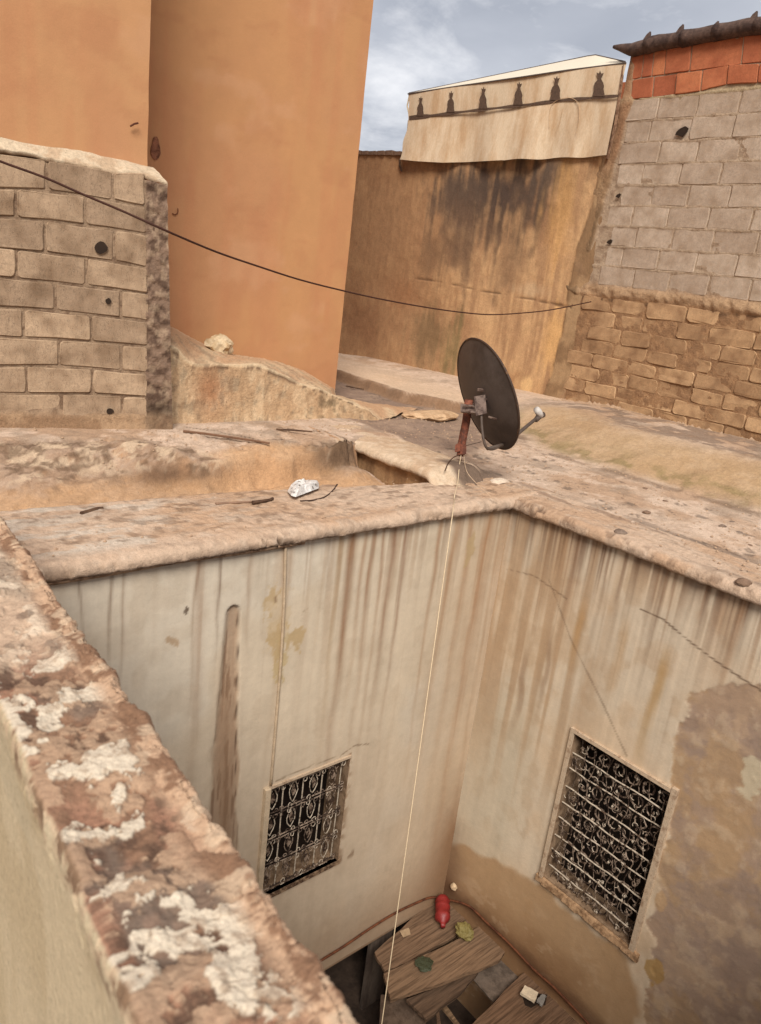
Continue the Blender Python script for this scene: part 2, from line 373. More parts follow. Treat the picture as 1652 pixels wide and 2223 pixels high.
    c = mixc(c, al(108, 92, 78), pk*.7)
    # dark streaks running along the outer edge of the slab
    c = mixc(c, al(128, 110, 94), sst(.54, .66, fbm(x*9, y*1.8, None, 4, 52))*np.exp(-((x-4.42)/.10)**2)*sst(3.2, 2.9, y)*.7)
    return c
def lines(segs):
    o = []
    for a, b, st in segs: o.append(np.arange(a, b-1e-6, st))
    o.append([segs[-1][1]]); return np.concatenate(o)
gx = lines([(-.3, 3.5, .018), (3.5, 4.4, .010), (4.4, 7.9, .02)])
gy = lines([(.2, 3.2, .02), (3.2, 4.6, .012), (4.6, 6.0, .018), (6.0, 9.5, .03)])
GX, GY = np.meshgrid(gx, gy, indexing='ij')
GZ = zroof(GX, GY)
dzx = np.gradient(GZ, gx, axis=0); dzy = np.gradient(GZ, gy, axis=1); NZ = 1/np.sqrt(1+dzx**2+dzy**2)
keep = ~((GX[:-1, :-1] < 4.20) & (GY[:-1, :-1] < 3.36))
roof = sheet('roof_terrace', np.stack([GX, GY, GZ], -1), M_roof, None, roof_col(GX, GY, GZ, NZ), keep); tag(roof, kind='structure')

cy = np.arange(3.40, 4.86, .012); cp_ = np.array([(3.645, -.20), (3.645, -.05), (3.643, .03), (3.644, .095), (3.600, .100), (3.585, .112), (3.583, .130), (3.592, .152), (3.61, .166)]+[(3.61+.02*k, .170+.018*math.sin(k/22*math.pi)) for k in range(1, 23)]+[(4.075, .150), (4.095, .10), (4.10, .0)])
CY, CX = np.meshgrid(cy, cp_[:, 0], indexing='ij'); CZ = np.broadcast_to(cp_[:, 1], CY.shape).copy(); LL = np.broadcast_to(np.r_[0, np.cumsum(np.hypot(*np.diff(cp_, axis=0).T))], CY.shape)
a_ = fbm(CY*6, LL*7, None, 4, 601); b_ = fbm(CY*22, LL*24, None, 4, 602)
lip_ = np.exp(-((LL-.36)/.06)**2); CXd = CX+.020*(a_-.5)+.008*(b_-.5)*lip_; CZd = CZ+(.016*(a_-.5)+.008*(b_-.5))*(CZ > .08)
CZd = CZd-.10*sst(3.58, 3.42, CY)*(CZ > .05)
cc_ = np.broadcast_to(al(208, 182, 152), CY.shape+(3,)).copy(); cc_ = mixc(cc_, al(192, 160, 128), sst(.45, .62, a_)*.6); cc_ = mixc(cc_, al(226, 204, 176), sst(.54, .66, b_)*.5)
cc_ = mixc(cc_, al(118, 98, 82), sst(3.80, 3.66, CY+.05*(a_-.5))*sst(3.76, 3.84, CX)); fc_ = (LL < .297)*1.0; cc_ = mixc(cc_, al(176, 138, 98), fc_); cc_ = mixc(cc_, al(132, 98, 68), fc_*sst(.46, .62, fbm(CY*9, CZ*4, None, 4, 603))*.7)  # ochre face painted darker as the shadowed side of the curb
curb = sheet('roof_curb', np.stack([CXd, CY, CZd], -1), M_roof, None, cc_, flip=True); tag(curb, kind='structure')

# =================================================================== COURTYARD WALLS
def LW(px, py): q = at_y(px, py, YL); return (q[0], q[2])
def RW(px, py): q = at_x(px, py, XR); return (q[1], q[2])
def streaks(u, v, freq, seed, lo, hi, lmin, lmax):
    """water streaks: strong where the 1-D noise is high, each fading at its own length below the coping (v<0)"""
    w = u + .012*(vnoise(u*3, v*2.2, None, seed+5)-.5)
    n = fbm(w*freq, v*.55, None, 3, seed, .6)
    ln = lmin+(lmax-lmin)*vnoise(w*freq*.6, np.zeros_like(u), None, seed+9)**1.5
    return sst(lo, hi, n)*np.exp(-(np.maximum(-v, 0)/ln)**1.3)
courtL = thing('courtyard_wall', 'pale green-grey plastered courtyard wall with rust streaks, arched groove and the smaller scrollwork window', 'wall', (2.2, YL, -3.34))
courtR = thing('courtyard_wall', 'warm beige courtyard wall streaked brown under its coping, peeling around the larger barred window', 'wall', (XR, 1.8, -3.9))
# window openings
LX0, LX1, LZ0, LZ1 = 2.222, 2.826, -2.385, -1.575
RY0, RY1, RZ0, RZ1 = 1.620, 2.318, -2.460, -1.300

# ---- left wall
ux = lines([(.2, LX0, .0095), (LX0, LX1, .012), (LX1, XR, .0095)]); uz = lines([(-3.34, LZ0, .0095), (LZ0, LZ1, .012), (LZ1, .03, .0095)])
U, V = np.meshgrid(ux, uz, indexing='ij')
g_top = LW(508, 1312); g_bot = LW(488, 1800)
gt = np.clip((g_top[1]-V)/(g_top[1]-g_bot[1]), 0, 1.8)
gcx = g_top[0]+(g_bot[0]-g_top[0])*gt*.6
gw = .036+.060*np.clip(gt, 0, 1.2)
gd = gw-np.abs(U-gcx)-.05*(fbm(U*14, V*5, None, 4, 3)-.5)*np.clip(gt*3, 0, 1)
arch = .036-np.hypot(U-gcx, V-(g_top[1]-.045))
groove = np.where(V > g_top[1]-.045, sst(-.004, .006, arch), np.where(U < gcx, sst(-.018, .030, gd), sst(-.006, .012, gd)))*sst(1.55, .8, gt)
grain = fbm(U*90, V*5, None, 4, 13)
dY = .022*groove*sst(1.1, .15, gt) + .006*groove*(grain-.5) + .007*(fbm(U*2.5, V*2.5, None, 4, 6)-.5)
P = np.stack([U, YL+dY-.0, V], -1)
n1 = fbm(U*1.4, V*1.4, None, 5, 61); n2 = fbm(U*7, V*5, None, 4, 62); n3 = fbm(U*28, V*24, None, 3, 63)
c = np.broadcast_to(al(212, 194, 168), U.shape+(3,)).copy()
c = mixc(c, al(216, 204, 184), sst(.42, .65, n1)*.6)
c = mixc(c, al(188, 168, 142), sst(.50, .68, n2)*.3)
c = mixc(c, al(196, 172, 146), sst(-.9, -2.6, V+.5*(n1-.5))*.45)          # browner low down
c = mixc(c, al(190, 164, 134), sst(3.1, 3.9, U+.3*(n1-.5))*.55)
c = mixc(c, al(140, 104, 76), streaks(U, V, 30, 71, .60, .70, .1, .8)*.5*(.15+.7*sst(1.9, 2.4, U)))
c = mixc(c, al(162, 126, 94), streaks(U, V, 14, 72, .56, .74, .4, 1.6)*.5*(.1+.7*sst(1.9, 2.4, U)))
def vband(px, w, L_, col, k, top=None, seed=0):
    """one remembered streak at photo column px, starting under the coping"""
    global c
    u0 = LW(px, 1250 if px < 560 else 1170)[0] if top is None else LW(px, top)[0]
    v0 = 0 if top is None else LW(px, top)[1]
    e = (U-u0-.02*(fbm(U*0+seed, V*3, None, 2, 80+seed)-.5)*2)/w
    m = np.exp(-e**2*1.4)*sst(.02, -.03, V-v0)*np.exp(-(np.maximum(v0-V, 0)/L_)**2)
    m = m*(.45+.9*fbm(U*60, V*3, None, 3, 90+seed))
    c = mixc(c, al(*col), m*k*.72)
for a in [(438, .030, 1.3, (156, 122, 94), .85), (426, .010, .7, (130, 98, 72), .8), (480, .010, .5, (110, 80, 58), 1), (235, .010, .45, (120, 90, 66), .9), (262, .010, .6, (130, 100, 76), .8), (172, .008, .4, (110, 80, 60), .8),
          (545, .014, .5, (150, 116, 90), .7), (765, .034, 1.4, (150, 114, 84), 1.4), (742, .024, 1.1, (166, 134, 98), 1.1), (790, .02, .9, (166, 132, 102), 1.1), (812, .022, 1.1, (158, 122, 92), 1.2), (835, .018, 1.2, (158, 122, 92), 1.1), (855, .026, 1.0, (144, 108, 80), 1.3), (882, .018, 1.1, (142, 106, 80), 1.2),
          (955, .020, 1.4, (166, 130, 98), 1.1), (985, .040, 1.6, (170, 134, 100), 1.1), (1020, .04, 1.6, (172, 136, 102), 1.0), (1055, .045, 2.2, (166, 126, 90), 1.1), (1085, .02, 2.0, (160, 124, 92), .8), (620, .022, 1.2, (176, 146, 114), .7)]:  # last band darkens the wall along the conduit
    vband(*a[:5], seed=int(a[0]) % 37)
# brown weeping below and in the groove
c = mixc(c, al(168, 138, 110), groove*.75); c = mixc(c, al(116, 86, 64), groove*sst(.52, .66, grain)*.7); c = mixc(c, al(172, 144, 118), groove*sst(.5, .36, grain)*.5)
c = mixc(c, al(150, 118, 90), np.exp(-((U-gcx+.035-.05*gt)/.055)**2)*sst(.10, .45, gt)*(.4+.8*fbm(U*50, V*3, None, 3, 97))*.8)
c = mixc(c, al(80, 58, 42), sst(.004, .0, np.abs(U-(gcx+gw*.86)))*sst(0, .1, gt)*sst(1, .7, gt)*.8)
fib = fbm(U*60+1.2*fbm(U*3, V*3, None, 3, 95), V*2.5, None, 3, 98)
c = c*(1+.07*(fib-.5)+.05*(fbm(U*14, V*1.2, None, 3, 99)-.5)+.12*(fbm(U*4, V*4, None, 5, 94, .6)-.5))[..., None]
# peeled yellow patches
def blob(px, py, rx, rz, col, k, seed, soft=.35):
    global c
    a, b = LW(px, py)
    r = np.hypot((U-a)/rx, (V-b)/rz)+2.6*(fbm(U*20, V*14, None, 5, seed, .6)-.5)
    c = mixc(c, al(*col), sst(1.0, 1.0-soft, r)*k)
for q in [(588, 1300, .055, .09, (190, 162, 120), .85, 101), (598, 1385, .065, .13, (188, 160, 116), .85, 102), (645, 1385, .055, .07, (186, 158, 114), .85, 103), (610, 1430, .045, .13, (192, 168, 124), .85, 104), (600, 1340, .08, .16, (204, 182, 150), .7, 110),
          (375, 1390, .05, .035, (172, 142, 108), .75, 105), (1020, 1190, .035, .11, (184, 158, 118), .85, 106), (404, 1327, .014, .022, (96, 78, 62), .9, 107), (598, 1300, .016, .03, (142, 116, 88), .9, 108), (660, 1325, .02, .02, (150, 128, 100), .8, 109)]:
    blob(*q)
# browner window edges and a darker brown foot in the corner
c = mixc(c, al(150, 120, 92), np.exp(-((U-LX1-.01)/.03)**2)*((V > LZ0-.03) & (V < LZ1+.03))*sst(.4, .6, n3)*.8)
c = mixc(c, al(120, 92, 66), sst(.05, .0, np.abs(V-LZ0+.01))*((U > LX0) & (U < LX1+.15))*sst(.42, .6, n3)*.7)
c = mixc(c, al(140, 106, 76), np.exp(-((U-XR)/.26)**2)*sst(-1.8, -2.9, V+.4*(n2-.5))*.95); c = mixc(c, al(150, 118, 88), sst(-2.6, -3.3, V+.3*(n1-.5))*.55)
crk = line_d(U, V, [LW(*p) for p in [(600, 1695), (680, 1660), (740, 1640), (770, 1618), (800, 1615)]])+.008*(n3-.5)
c = mixc(c, al(120, 96, 72), sst(.006, .001, crk)*.7)
um, vm = (U[:-1, :-1]+U[1:, :-1])/2, (V[:-1, :-1]+V[:-1, 1:])/2
hole = (um > LX0) & (um < LX1) & (vm > LZ0) & (vm < LZ1)
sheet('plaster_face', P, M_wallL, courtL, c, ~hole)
M_backing = mat_plain('wall_core', al(150, 122, 96))
mb = MB(); mb.box((-.3, YL+.14, -3.338), (LX0-.03, YL+.4, -.01)); mb.box((LX1+.03, YL+.14, -3.338), (XR-.0, YL+.4, -.01))
mb.box((LX0-.03, YL+.30, -3.338), (LX1+.03, YL+.4, -.01)); mb.obj('wall_core', M_backing, courtL)
mb = MB(); mb.box((-.3, YL+.001, -3.36), (XR, YL+.4, -3.341)); mb.obj('soffit', M_backing, courtL)

# ---- right wall
uy = lines([(.2, RY0, .0095), (RY0, RY1, .012), (RY1, YL+.03, .0095)]); uz = lines([(-4.1, RZ0, .0095), (RZ0, RZ1, .012), (RZ1, .03, .0095)])
U, V = np.meshgrid(uy, uz, indexing='ij')
n1 = fbm(U*1.4, V*1.4, None, 5, 161); n2 = fbm(U*7, V*5, None, 4, 162); n3 = fbm(U*28, V*24, None, 3, 163)
c = np.broadcast_to(al(214, 190, 160), U.shape+(3,)).copy()
c = mixc(c, al(212, 196, 172), sst(.42, .62, n1)*.7)
c = mixc(c, al(186, 156, 122), sst(.52, .7, n2)*.4)
c = mixc(c, al(194, 182, 158), sst(2.5, 2.75, U)*sst(-1.1, -1.6, V)*.5)
c = mixc(c, al(120, 86, 60), streaks(U, V, 34, 171, .50, .66, .10, .5)*.75)
c = mixc(c, al(146, 108, 78), streaks(U, V, 19, 172, .50, .68, .2, .9)*.6)
c = mixc(c, al(166, 126, 90), streaks(U, V, 9, 173, .52, .74, .5, 1.6)*.4)
c = mixc(c, al(178, 146, 112), sst(2.05, 2.5, U)*sst(.40, .66, fbm(U*16, V*.7, None, 3, 174))*sst(-2.4, -1.2, V)*.7)
def rband(px, py, w, L_, col, k, seed):
    global c
    u0, v0 = RW(px, py)
    e = (U-u0-.03*(fbm(U*0+seed, V*3, None, 2, 80+seed)-.5)*2)/w
    m = sst(1.5, .2, np.abs(e)+.9*(fbm(U*40, V*3, None, 4, seed)-.5))*sst(.04, -.20, V-v0)*sst(L_*1.25, L_*.4, v0-V)
    c = mixc(c, al(*col), m*k)
for q in [(1455, 1400, .035, .85, (182, 146, 96), .8, 181), (1275, 1290, .035, .55, (190, 152, 106), .8, 182), (1370, 1330, .03, .6, (190, 156, 116), .6, 183), (1150, 1400, .03, .7, (150, 116, 86), .6, 184), (1205, 1360, .022, .7, (150, 118, 90), .6, 185)]: rband(*q)
c = c*(1+.18*(fbm(U*80, V*1.6, None, 3, 187)-.5)*sst(-2.2, -.2, V)+.14*(fbm(U*24, V*.9, None, 3, 188)-.5))[..., None]
c = mixc(c, al(108, 78, 56), sst(.50, .62, fbm(U*60, V*1.1, None, 3, 189))*np.exp(-(np.maximum(-V, 0)/.28)**1.5)*.6)
# brown damp foot
damp = poly_sd(U, V, [RW(*p) for p in [(930, 1815), (1000, 1826), (1090, 1868), (1180, 1918), (1260, 1990), (1370, 2080), (1400, 2300), (900, 2800), (900, 1900)]])+.10*(n2-.5)
c = mixc(c, al(176, 140, 100), sst(-.01, .05, damp)*.85); c = mixc(c, al(146, 110, 76), sst(.18, .6, damp+.25*(n1-.5))*.85); c = mixc(c, al(198, 168, 134), sst(.56, .68, fbm(U*7, V*9, None, 5, 186, .6))*sst(.1, .3, damp)*.4)
c = mixc(c, al(110, 80, 58), np.exp(-((U-YL)/.16)**2)*sst(-2.5, -3.1, V+.3*(n2-.5))*.8)  # darker brown towards the corner, low down
c = mixc(c, al(96, 64, 42), sst(.14, .0, np.abs(V+3.22)+.10*(n2-.5))*.7)  # dark band along the line of the planks
# mauve-grey bare render where the paint has fallen off
bare = poly_sd(U, V, [RW(*p) for p in [(1500, 1500), (1530, 1478), (1640, 1486), (1760, 1520), (1800, 2400), (1410, 2400), (1400, 2150), (1425, 2050), (1400, 2000), (1440, 1960), (1430, 1860), (1462, 1730), (1448, 1690), (1470, 1590)]])+.10*(n2-.5)+.05*(n3-.5)
bm_ = sst(-.004, .012, bare)*(1-.35*sst(.5, .7, fbm(U*11, V*11, None, 5, 199, .6)))
cb = np.broadcast_to(al(176, 148, 122), U.shape+(3,)).copy()
cb = mixc(cb, al(160, 138, 122), sst(.35, .65, fbm(U*2.2, V*2.2, None, 6, 191, .65))*.8); cb = mixc(cb, al(196, 166, 134), sst(.52, .64, fbm(U*6, V*6, None, 6, 192, .68))*.45)
cb = mixc(cb, al(190, 152, 98), sst(.52, .66, fbm(U*3+3, V*3, None, 6, 193, .66))*.35); cb = mixc(cb, al(132, 110, 96), sst(.52, .70, fbm(U*5, V*5+7, None, 6, 194, .68))*.3)
c = c*(1-bm_[..., None])+cb*bm_[..., None]
for q in [((1632, 1690), .075, .12, (206, 190, 160), 195), ((1432, 1955), .045, .085, (190, 156, 118), 196), ((1420, 2110), .07, .10, (176, 140, 86), 197)]:
    a_, b_ = RW(*q[0]); r = np.hypot((U-a_)/q[1], (V-b_)/q[2])+1.0*(fbm(U*14, V*14, None, 4, q[4])-.5); c = mixc(c, al(*q[3]), sst(1.0, .85, r)*.9)
for pts, k in [([(1190, 1255), (1240, 1390), (1310, 1530), (1360, 1640)], .45), ([(1390, 1322), (1440, 1345), (1500, 1395), (1560, 1440), (1652, 1500)], .8), ([(1100, 1235), (1160, 1250), (1230, 1300)], .5)]:
    d = line_d(U, V, [RW(*p) for p in pts])+.012*(fbm(U*9, V*9, None, 3, 198)-.5)
    c = mixc(c, al(92, 68, 50), sst(.008, .002, np.abs(d))*k)
# chips beside the crack
dX = -.004*bm_*-1 + .008*(fbm(U*2.5, V*2.5, None, 4, 166)-.5) + .004*bm_*(fbm(U*14, V*14, None, 4, 167)-.5)
P = np.stack([XR+dX, U, V], -1)
um, vm = (U[:-1, :-1]+U[1:, :-1])/2, (V[:-1, :-1]+V[:-1, 1:])/2
hole = (um > RY0) & (um < RY1) & (vm > RZ0) & (vm < RZ1)
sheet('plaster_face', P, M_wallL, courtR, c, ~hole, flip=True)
mb = MB(); mb.box((XR+.14, -.3, -4.1), (XR+.4, RY0-.03, -.01)); mb.box((XR+.14, RY1+.03, -4.1), (XR+.4, YL+.14, -.01)); mb.box((XR+.30, RY0-.03, -4.1), (XR+.4, RY1+.03, -.01))
mb.obj('wall_core', M_backing, courtR)

# ---- copings
def coping_col(s, prof, n, seed):
    c = np.broadcast_to(al(202, 174, 148), s.shape+(3,)).copy()
    a = fbm(s*1.5, prof*4, None, 5, seed); b = fbm(s*9, prof*30, None, 4, seed+1); d = fbm(s*30, prof*90, None, 3, seed+2)
    c = mixc(c, al(186, 150, 118), sst(.42, .62, a)*.7); c = mixc(c, al(216, 194, 170), sst(.54, .68, b)*.55); c = mixc(c, al(140, 110, 86), sst(.58, .7, b+.2*(d-.5))*.45)
    return c
# left coping: profile runs from the underside lip over the rounded nose to the back edge
pf = [(3.165, .004), (3.125, -.006), (3.106, -.002), (3.100, .014), (3.104, .036), (3.118, .054), (3.145, .066)] + [(y, .068+.02*math.sin((y-3.14)/.6*math.pi*.6)) for y in np.arange(3.17, 3.74, .012)] + [(3.765, .076), (3.79, .03), (3.80, -.09)]
pf = np.array(pf); L_ = np.r_[0, np.cumsum(np.hypot(*np.diff(pf, axis=0).T))]
sx = np.arange(-.3, 4.26, .010)
S, T = np.meshgrid(sx, L_, indexing='ij'); PY = np.broadcast_to(pf[:, 0], S.shape).copy(); PZ = np.broadcast_to(pf[:, 1], S.shape).copy()
nose = np.exp(-((T-.06)/.06)**2)
PY = np.where(PY > 3.145, 3.145+(PY-3.145)*(np.interp(S, [1, 2.2, 3.1, 3.7, 4.2], [3.84, 3.78, 3.63, 3.53, 3.52])-3.145)/.60, PY)
PY += (.010*(fbm(S*4, T*10, None, 4, 201)-.5)+.006*(fbm(S*22, T*40, None, 3, 202)-.5))*nose*2
chip = sst(.60, .66, fbm(S*7, T*16, None, 5, 206, .65))*nose; PY += .014*chip; PZ -= .008*chip
PZ += .014*(fbm(S*1.2, PY*2, None, 3, 203)-.5)*1.0+.012*(fbm(S*9, PY*9, None, 5, 204, .65)-.5)+.010*(fbm(S*34, PY*34, None, 3, 205)-.5)
PZ += .018*sst(2.6, 3.95, S)*sst(.02, .10, T)*sst(.30, .12, T)          # fatter roll toward the corner
brk = np.exp(-((S-at_y(590, 1160, YL)[0])/.13)**2)*sst(.45, .6, fbm(S*25, T*50, None, 3, 207))*sst(.02, .05, T)*sst(.16, .08, T); PY += .03*brk; PZ -= .015*brk
PY += .03*sst(.03, .0, np.abs(S-at_y(1112, 1098, YL)[0]+.02))*nose*.3
c = coping_col(S, PY, None, 211)
xx = S
c = mixc(c, al(206, 196, 180), sst(.50, .62, fbm(S*5, PY*14, None, 4, 214))*sst(.15, .25, T)*sst(2.4, 1.2, S)*.6)
c = mixc(c, al(150, 118, 92), sst(.44, .6, fbm(S*3, PY*5, None, 4, 215))*sst(3.50, 3.68, PY)*.4)
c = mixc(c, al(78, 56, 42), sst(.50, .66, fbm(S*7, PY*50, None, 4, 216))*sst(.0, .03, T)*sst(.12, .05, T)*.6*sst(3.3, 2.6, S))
c = mixc(c, al(90, 66, 48), brk*.8); c = mixc(c, al(140, 112, 88), chip*.6)
c = mixc(c, al(110, 84, 62), sst(.6, .68, fbm(S*14, PY*22, None, 3, 217))*sst(.15, .3, T)*.5)
sheet('coping', np.stack([S, PY, PZ], -1), M_roof, courtL, c, flip=True)
# thin drip moulding under the left half of the coping
mb = MB(); mb.tube([(x, 3.140+.004*math.sin(x*9), -.014+.003*math.sin(x*5)) for x in np.arange(.2, 2.35, .05)], .016, 6); mb.obj('drip_moulding', mat_plain('drip_plaster', al(190, 158, 128), c2=al(120, 92, 70)), courtL, True)

pf = [(4.03, .004), (3.990, -.006), (3.970, -.002), (3.962, .016), (3.966, .040), (3.984, .060), (4.015, .070)] + [(x, .070+.0*x) for x in np.arange(4.035, 4.40, .012)] + [(4.43, .062), (4.46, .035)]
pf = np.array(pf); L_ = np.r_[0, np.cumsum(np.hypot(*np.diff(pf, axis=0).T))]
sy = np.arange(-.2, 3.40, .010)
S, T = np.meshgrid(sy, L_, indexing='ij'); PX = np.broadcast_to(pf[:, 0], S.shape).copy(); PZ = np.broadcast_to(pf[:, 1], S.shape).copy()
nose = np.exp(-((T-.06)/.06)**2)
PX += (.012*(fbm(S*4, T*10, None, 4, 221)-.5)+.006*(fbm(S*22, T*40, None, 3, 222)-.5))*nose*2
PZ += .012*(fbm(S*1.2, PX*2, None, 3, 223)-.5)+.012*(fbm(S*9, PX*9, None, 4, 224)-.5)+.006*(fbm(S*34, PX*34, None, 3, 225)-.5)
PX += .10*sst(3.10, 3.2, S)*(T < .3)
brk = np.exp(-((S-2.95)/.17)**2)*sst(.48, .6, fbm(S*22, T*30, None, 3, 227))*np.exp(-((T-.16)/.08)**2); PZ -= .028*brk
crk = np.exp(-((T-.13-.02*np.sin(S*6))/.05)**2)*sst(.60, .66, fbm(S*16, T*30, None, 4, 228)); PZ -= .012*crk
c = coping_col(S, PX, None, 231)
c = mixc(c, al(104, 80, 62), np.clip(brk+crk*.7, 0, 1)*.85)
c = mixc(c, al(120, 98, 82), sst(.56, .68, fbm(S*3, PX*14, None, 4, 232))*sst(.16, .25, T)*.55)
sheet('coping', np.stack([PX, S, PZ], -1), M_roof, courtR, c)

# ---- windows
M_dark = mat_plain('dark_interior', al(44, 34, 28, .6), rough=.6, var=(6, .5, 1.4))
M_reveal = mat_plain('window_reveal', al(150, 124, 98), c2=al(110, 86, 64), c2s=14)
M_iron = mat_plain('weathered_iron', al(150, 130, 112), rough=.7, c2=al(62, 46, 36), c2s=26, c2r=(.46, .54), var=(60, .6, 1.3))
M_iron_pale = mat_plain('flaking_painted_iron', al(206, 190, 168), rough=.7, c2=al(96, 76, 60), c2s=30, c2r=(.52, .60), var=(60, .7, 1.2))
def arc(cx, cz, r, a0, a1, k=7, ex=1.0): return [(cx+ex*r*math.cos(a), cz+r*math.sin(a)) for a in np.linspace(a0, a1, k)]
def window(parent, name, O, ax, w, h, scroll_fn, frame=True):
    """O: lower corner on the wall face, ax: unit vector along the wall; inward = away from the courtyard"""
    O = np.array(O, float); ax = np.array(ax, float); inn = np.array([0, 1, 0]) if abs(ax[0]) > .5 else np.array([1, 0, 0])
    pt = lambda u, z, d: O+ax*u+UP*z+inn*d
    mb = MB()
    for quad in ([pt(0, 0, -.004), pt(w, 0, -.004), pt(w, 0, .22), pt(0, 0, .22)], [pt(0, h, -.004), pt(w, h, -.004), pt(w, h, .22), pt(0, h, .22)],
                 [pt(0, 0, -.004), pt(0, h, -.004), pt(0, h, .22), pt(0, 0, .22)], [pt(w, 0, -.004), pt(w, h, -.004), pt(w, h, .22), pt(w, 0, .22)]):
        mb.slab(quad, .004)
    win = mb.obj('window', M_reveal, parent)
    mb = MB(); mb.slab([pt(0, 0, .2), pt(w, 0, .2), pt(w, h, .2), pt(0, h, .2)], .01); mb.obj('dark_pane', M_dark, win)  # pane painted near black for the dark interior
    scroll_fn(win, pt, w, h)
    return win
rnd = random.Random(3)
def wig(p, a): return [q+np.array([rnd.uniform(-a, a), rnd.uniform(-a, a), rnd.uniform(-a, a)]) for q in p]
def grille_left(win, pt, w, h):
    D = .035; rows = 4; cols = 4; rh = h/rows*.98
    for i in range(1, cols+1):
        u = w*(i-.12)/cols*.98
        mb = MB(); mb.tube(wig([pt(u, z, D) for z in np.linspace(.01, h-.01, 9)], .0015), .0042, 5); mb.obj('upright_bar', M_iron_pale, win)
    for j in range(rows+1):
        z = .02+j*(h-.04)/rows
        mb = MB(); mb.tube(wig([pt(u, z, D-.008) for u in np.linspace(.005, w-.005, 14)], .002), .0050, 5)
        mb.tube(wig([pt(u, z-.022, D-.008) for u in np.linspace(.005, w-.005, 14)], .0025), .0040, 5); mb.obj('crossbar', M_iron, win)
        for i in range(cols*3):                                   # little paired scrolls riding on each crossbar
            u = w*(i+.5)/(cols*3); mb = MB(); s = 1 if i % 2 else -1
            for sg in (1, -1):
                q = [pt(u+s*(.004+a[0]*.8), min(max(z-.011+sg*.020+sg*a[1], .004), h-.004), D-.012) for a in arc(0, 0, .017, -.5, 4.2, 8)]
                mb.tube(wig(q, .0022), [.0034*(1-.05*k) for k in range(8)], 4)
            mb.obj('scroll', M_iron if (i+j) % 3 else M_iron_pale, win)
    for j in range(rows):
        for i in range(cols):
            u = w*(i+.38)/cols; z0 = .02+j*(h-.04)/rows+.018; z1 = z0+rh-.05; zm = (z0+z1)/2; mb = MB()
            for s in (1, -1):
                q = [pt(u+s*.030*math.sin(math.pi*t)**.8, z0+(z1-z0)*t, D) for t in np.linspace(.0, 1, 9)]; mb.tube(wig(q, .002), .0034, 4)
            mb.obj('leaf_loop', M_iron_pale if rnd.random() < .4 else M_iron, win)
            mb = MB(); q = [pt(u, zm-.042, D+.002), pt(u+.020, zm-.004, D-.004), pt(u+.003, zm+.045, D+.002), pt(u-.019, zm+.006, D-.004)]; mb.slab(q, .004); mb.obj('diamond_plate', M_iron, win)
def grille_right(win, pt, w, h):
    D = .03; n = 8
    zs = [h*(.085+.112*k+.006*math.sin(k*2.3)) for k in range(n)]
    for z in zs:
        mb = MB(); mb.tube(wig([pt(u, z+.004*math.sin(u*17+z*30), D-.012) for u in np.linspace(.0, w, 22)], .0016), .0046, 5); mb.obj('crossbar', M_iron_pale, win)
    for i in range(12):
        u = w*(i+.6)/12.4
        q = [pt(u+.012*math.sin(z*26+i*1.9), z, D) for z in np.linspace(.01, h-.01, 34)]; mb = MB(); mb.tube(wig(q, .003), .0030, 4); mb.obj('twisted_upright', M_iron, win)
    for j in range(9):
        for i in range(6):
            u = w*(i+.5+(.5 if j % 2 else 0))/6.6; z = h*(j+.45)/9.2; r = .040
            mb = MB(); mb.tube(wig([pt(u+a[0], z+a[1], D+.014) for a in arc(0, 0, r, 0, 2*math.pi, 11)], .004), .0060, 4, False); mb.obj('ring', M_iron, win)
            for k in range(4):
                a0 = rnd.uniform(0, 6.28); uu, zz = u+rnd.uniform(-.05, .05), z+rnd.uniform(-.055, .055)
                uu = min(max(uu, .02), w-.02); zz = min(max(zz, .02), h-.02); mb = MB()
                mb.tube([pt(uu+a[0], zz+a[1], D-.005) for a in arc(0, 0, rnd.uniform(.012, .024), a0, a0+rnd.uniform(1.5, 3.6), 6)], [.0030, .0028, .0026, .0024, .002, .0014], 4)
                mb.obj('leaf_scroll', M_iron_pale if rnd.random() < .4 else M_iron, win)
                if k < 2: mb = MB(); mb.slab([pt(uu, zz-.014, D-.004), pt(uu+.008, zz, D-.007), pt(uu+.001, zz+.014, D-.004), pt(uu-.008, zz+.002, D-.007)], .003); mb.obj('leaf', M_iron_pale if rnd.random() < .35 else M_iron, win)
wl = window(courtL, 'window', (LX0, YL, LZ0), (1, 0, 0), LX1-LX0, LZ1-LZ0, grille_left); wl['label'] = 'smaller window filled with iron scrollwork and diamond plates'
wr = window(courtR, 'window', (XR, RY0, RZ0), (0, 1, 0), RY1-RY0, RZ1-RZ0, grille_right); wr['label'] = 'larger window with pale crossbars over leafy ironwork'
M_frame = mat_plain('window_surround', al(204, 180, 152), c2=al(150, 124, 100), c2s=20, c2r=(.5, .66))
def surround(parent, pts_pairs, mat, r):
    for a, b_, rr in pts_pairs:
        a = np.array(a); b_ = np.array(b_); mb = MB(); k = 12
        mb.tube([a+(b_-a)*t+np.array([0, 0, 0])*t for t in np.linspace(0, 1, k)], [rr*(1+.12*math.sin(t*9)+.1*rnd.uniform(-1, 1)) for t in range(k)], 7); mb.obj('frame', mat, parent, True)
f_ = .022
for nm, a, b_ in [('jamb', (XR-.022, RY1, RZ0-.01), (XR+.03, RY1+.026, RZ1+.03)), ('jamb', (XR-.022, RY0-.036, RZ0-.01), (XR+.03, RY0, RZ1+.04)), ('lintel', (XR-.018, RY0, RZ1), (XR+.03, RY1, RZ1+.026))]:
    mb = MB(); mb.box(a, b_); mb.obj(nm, M_frame, wr)
mb = MB(); n = 14
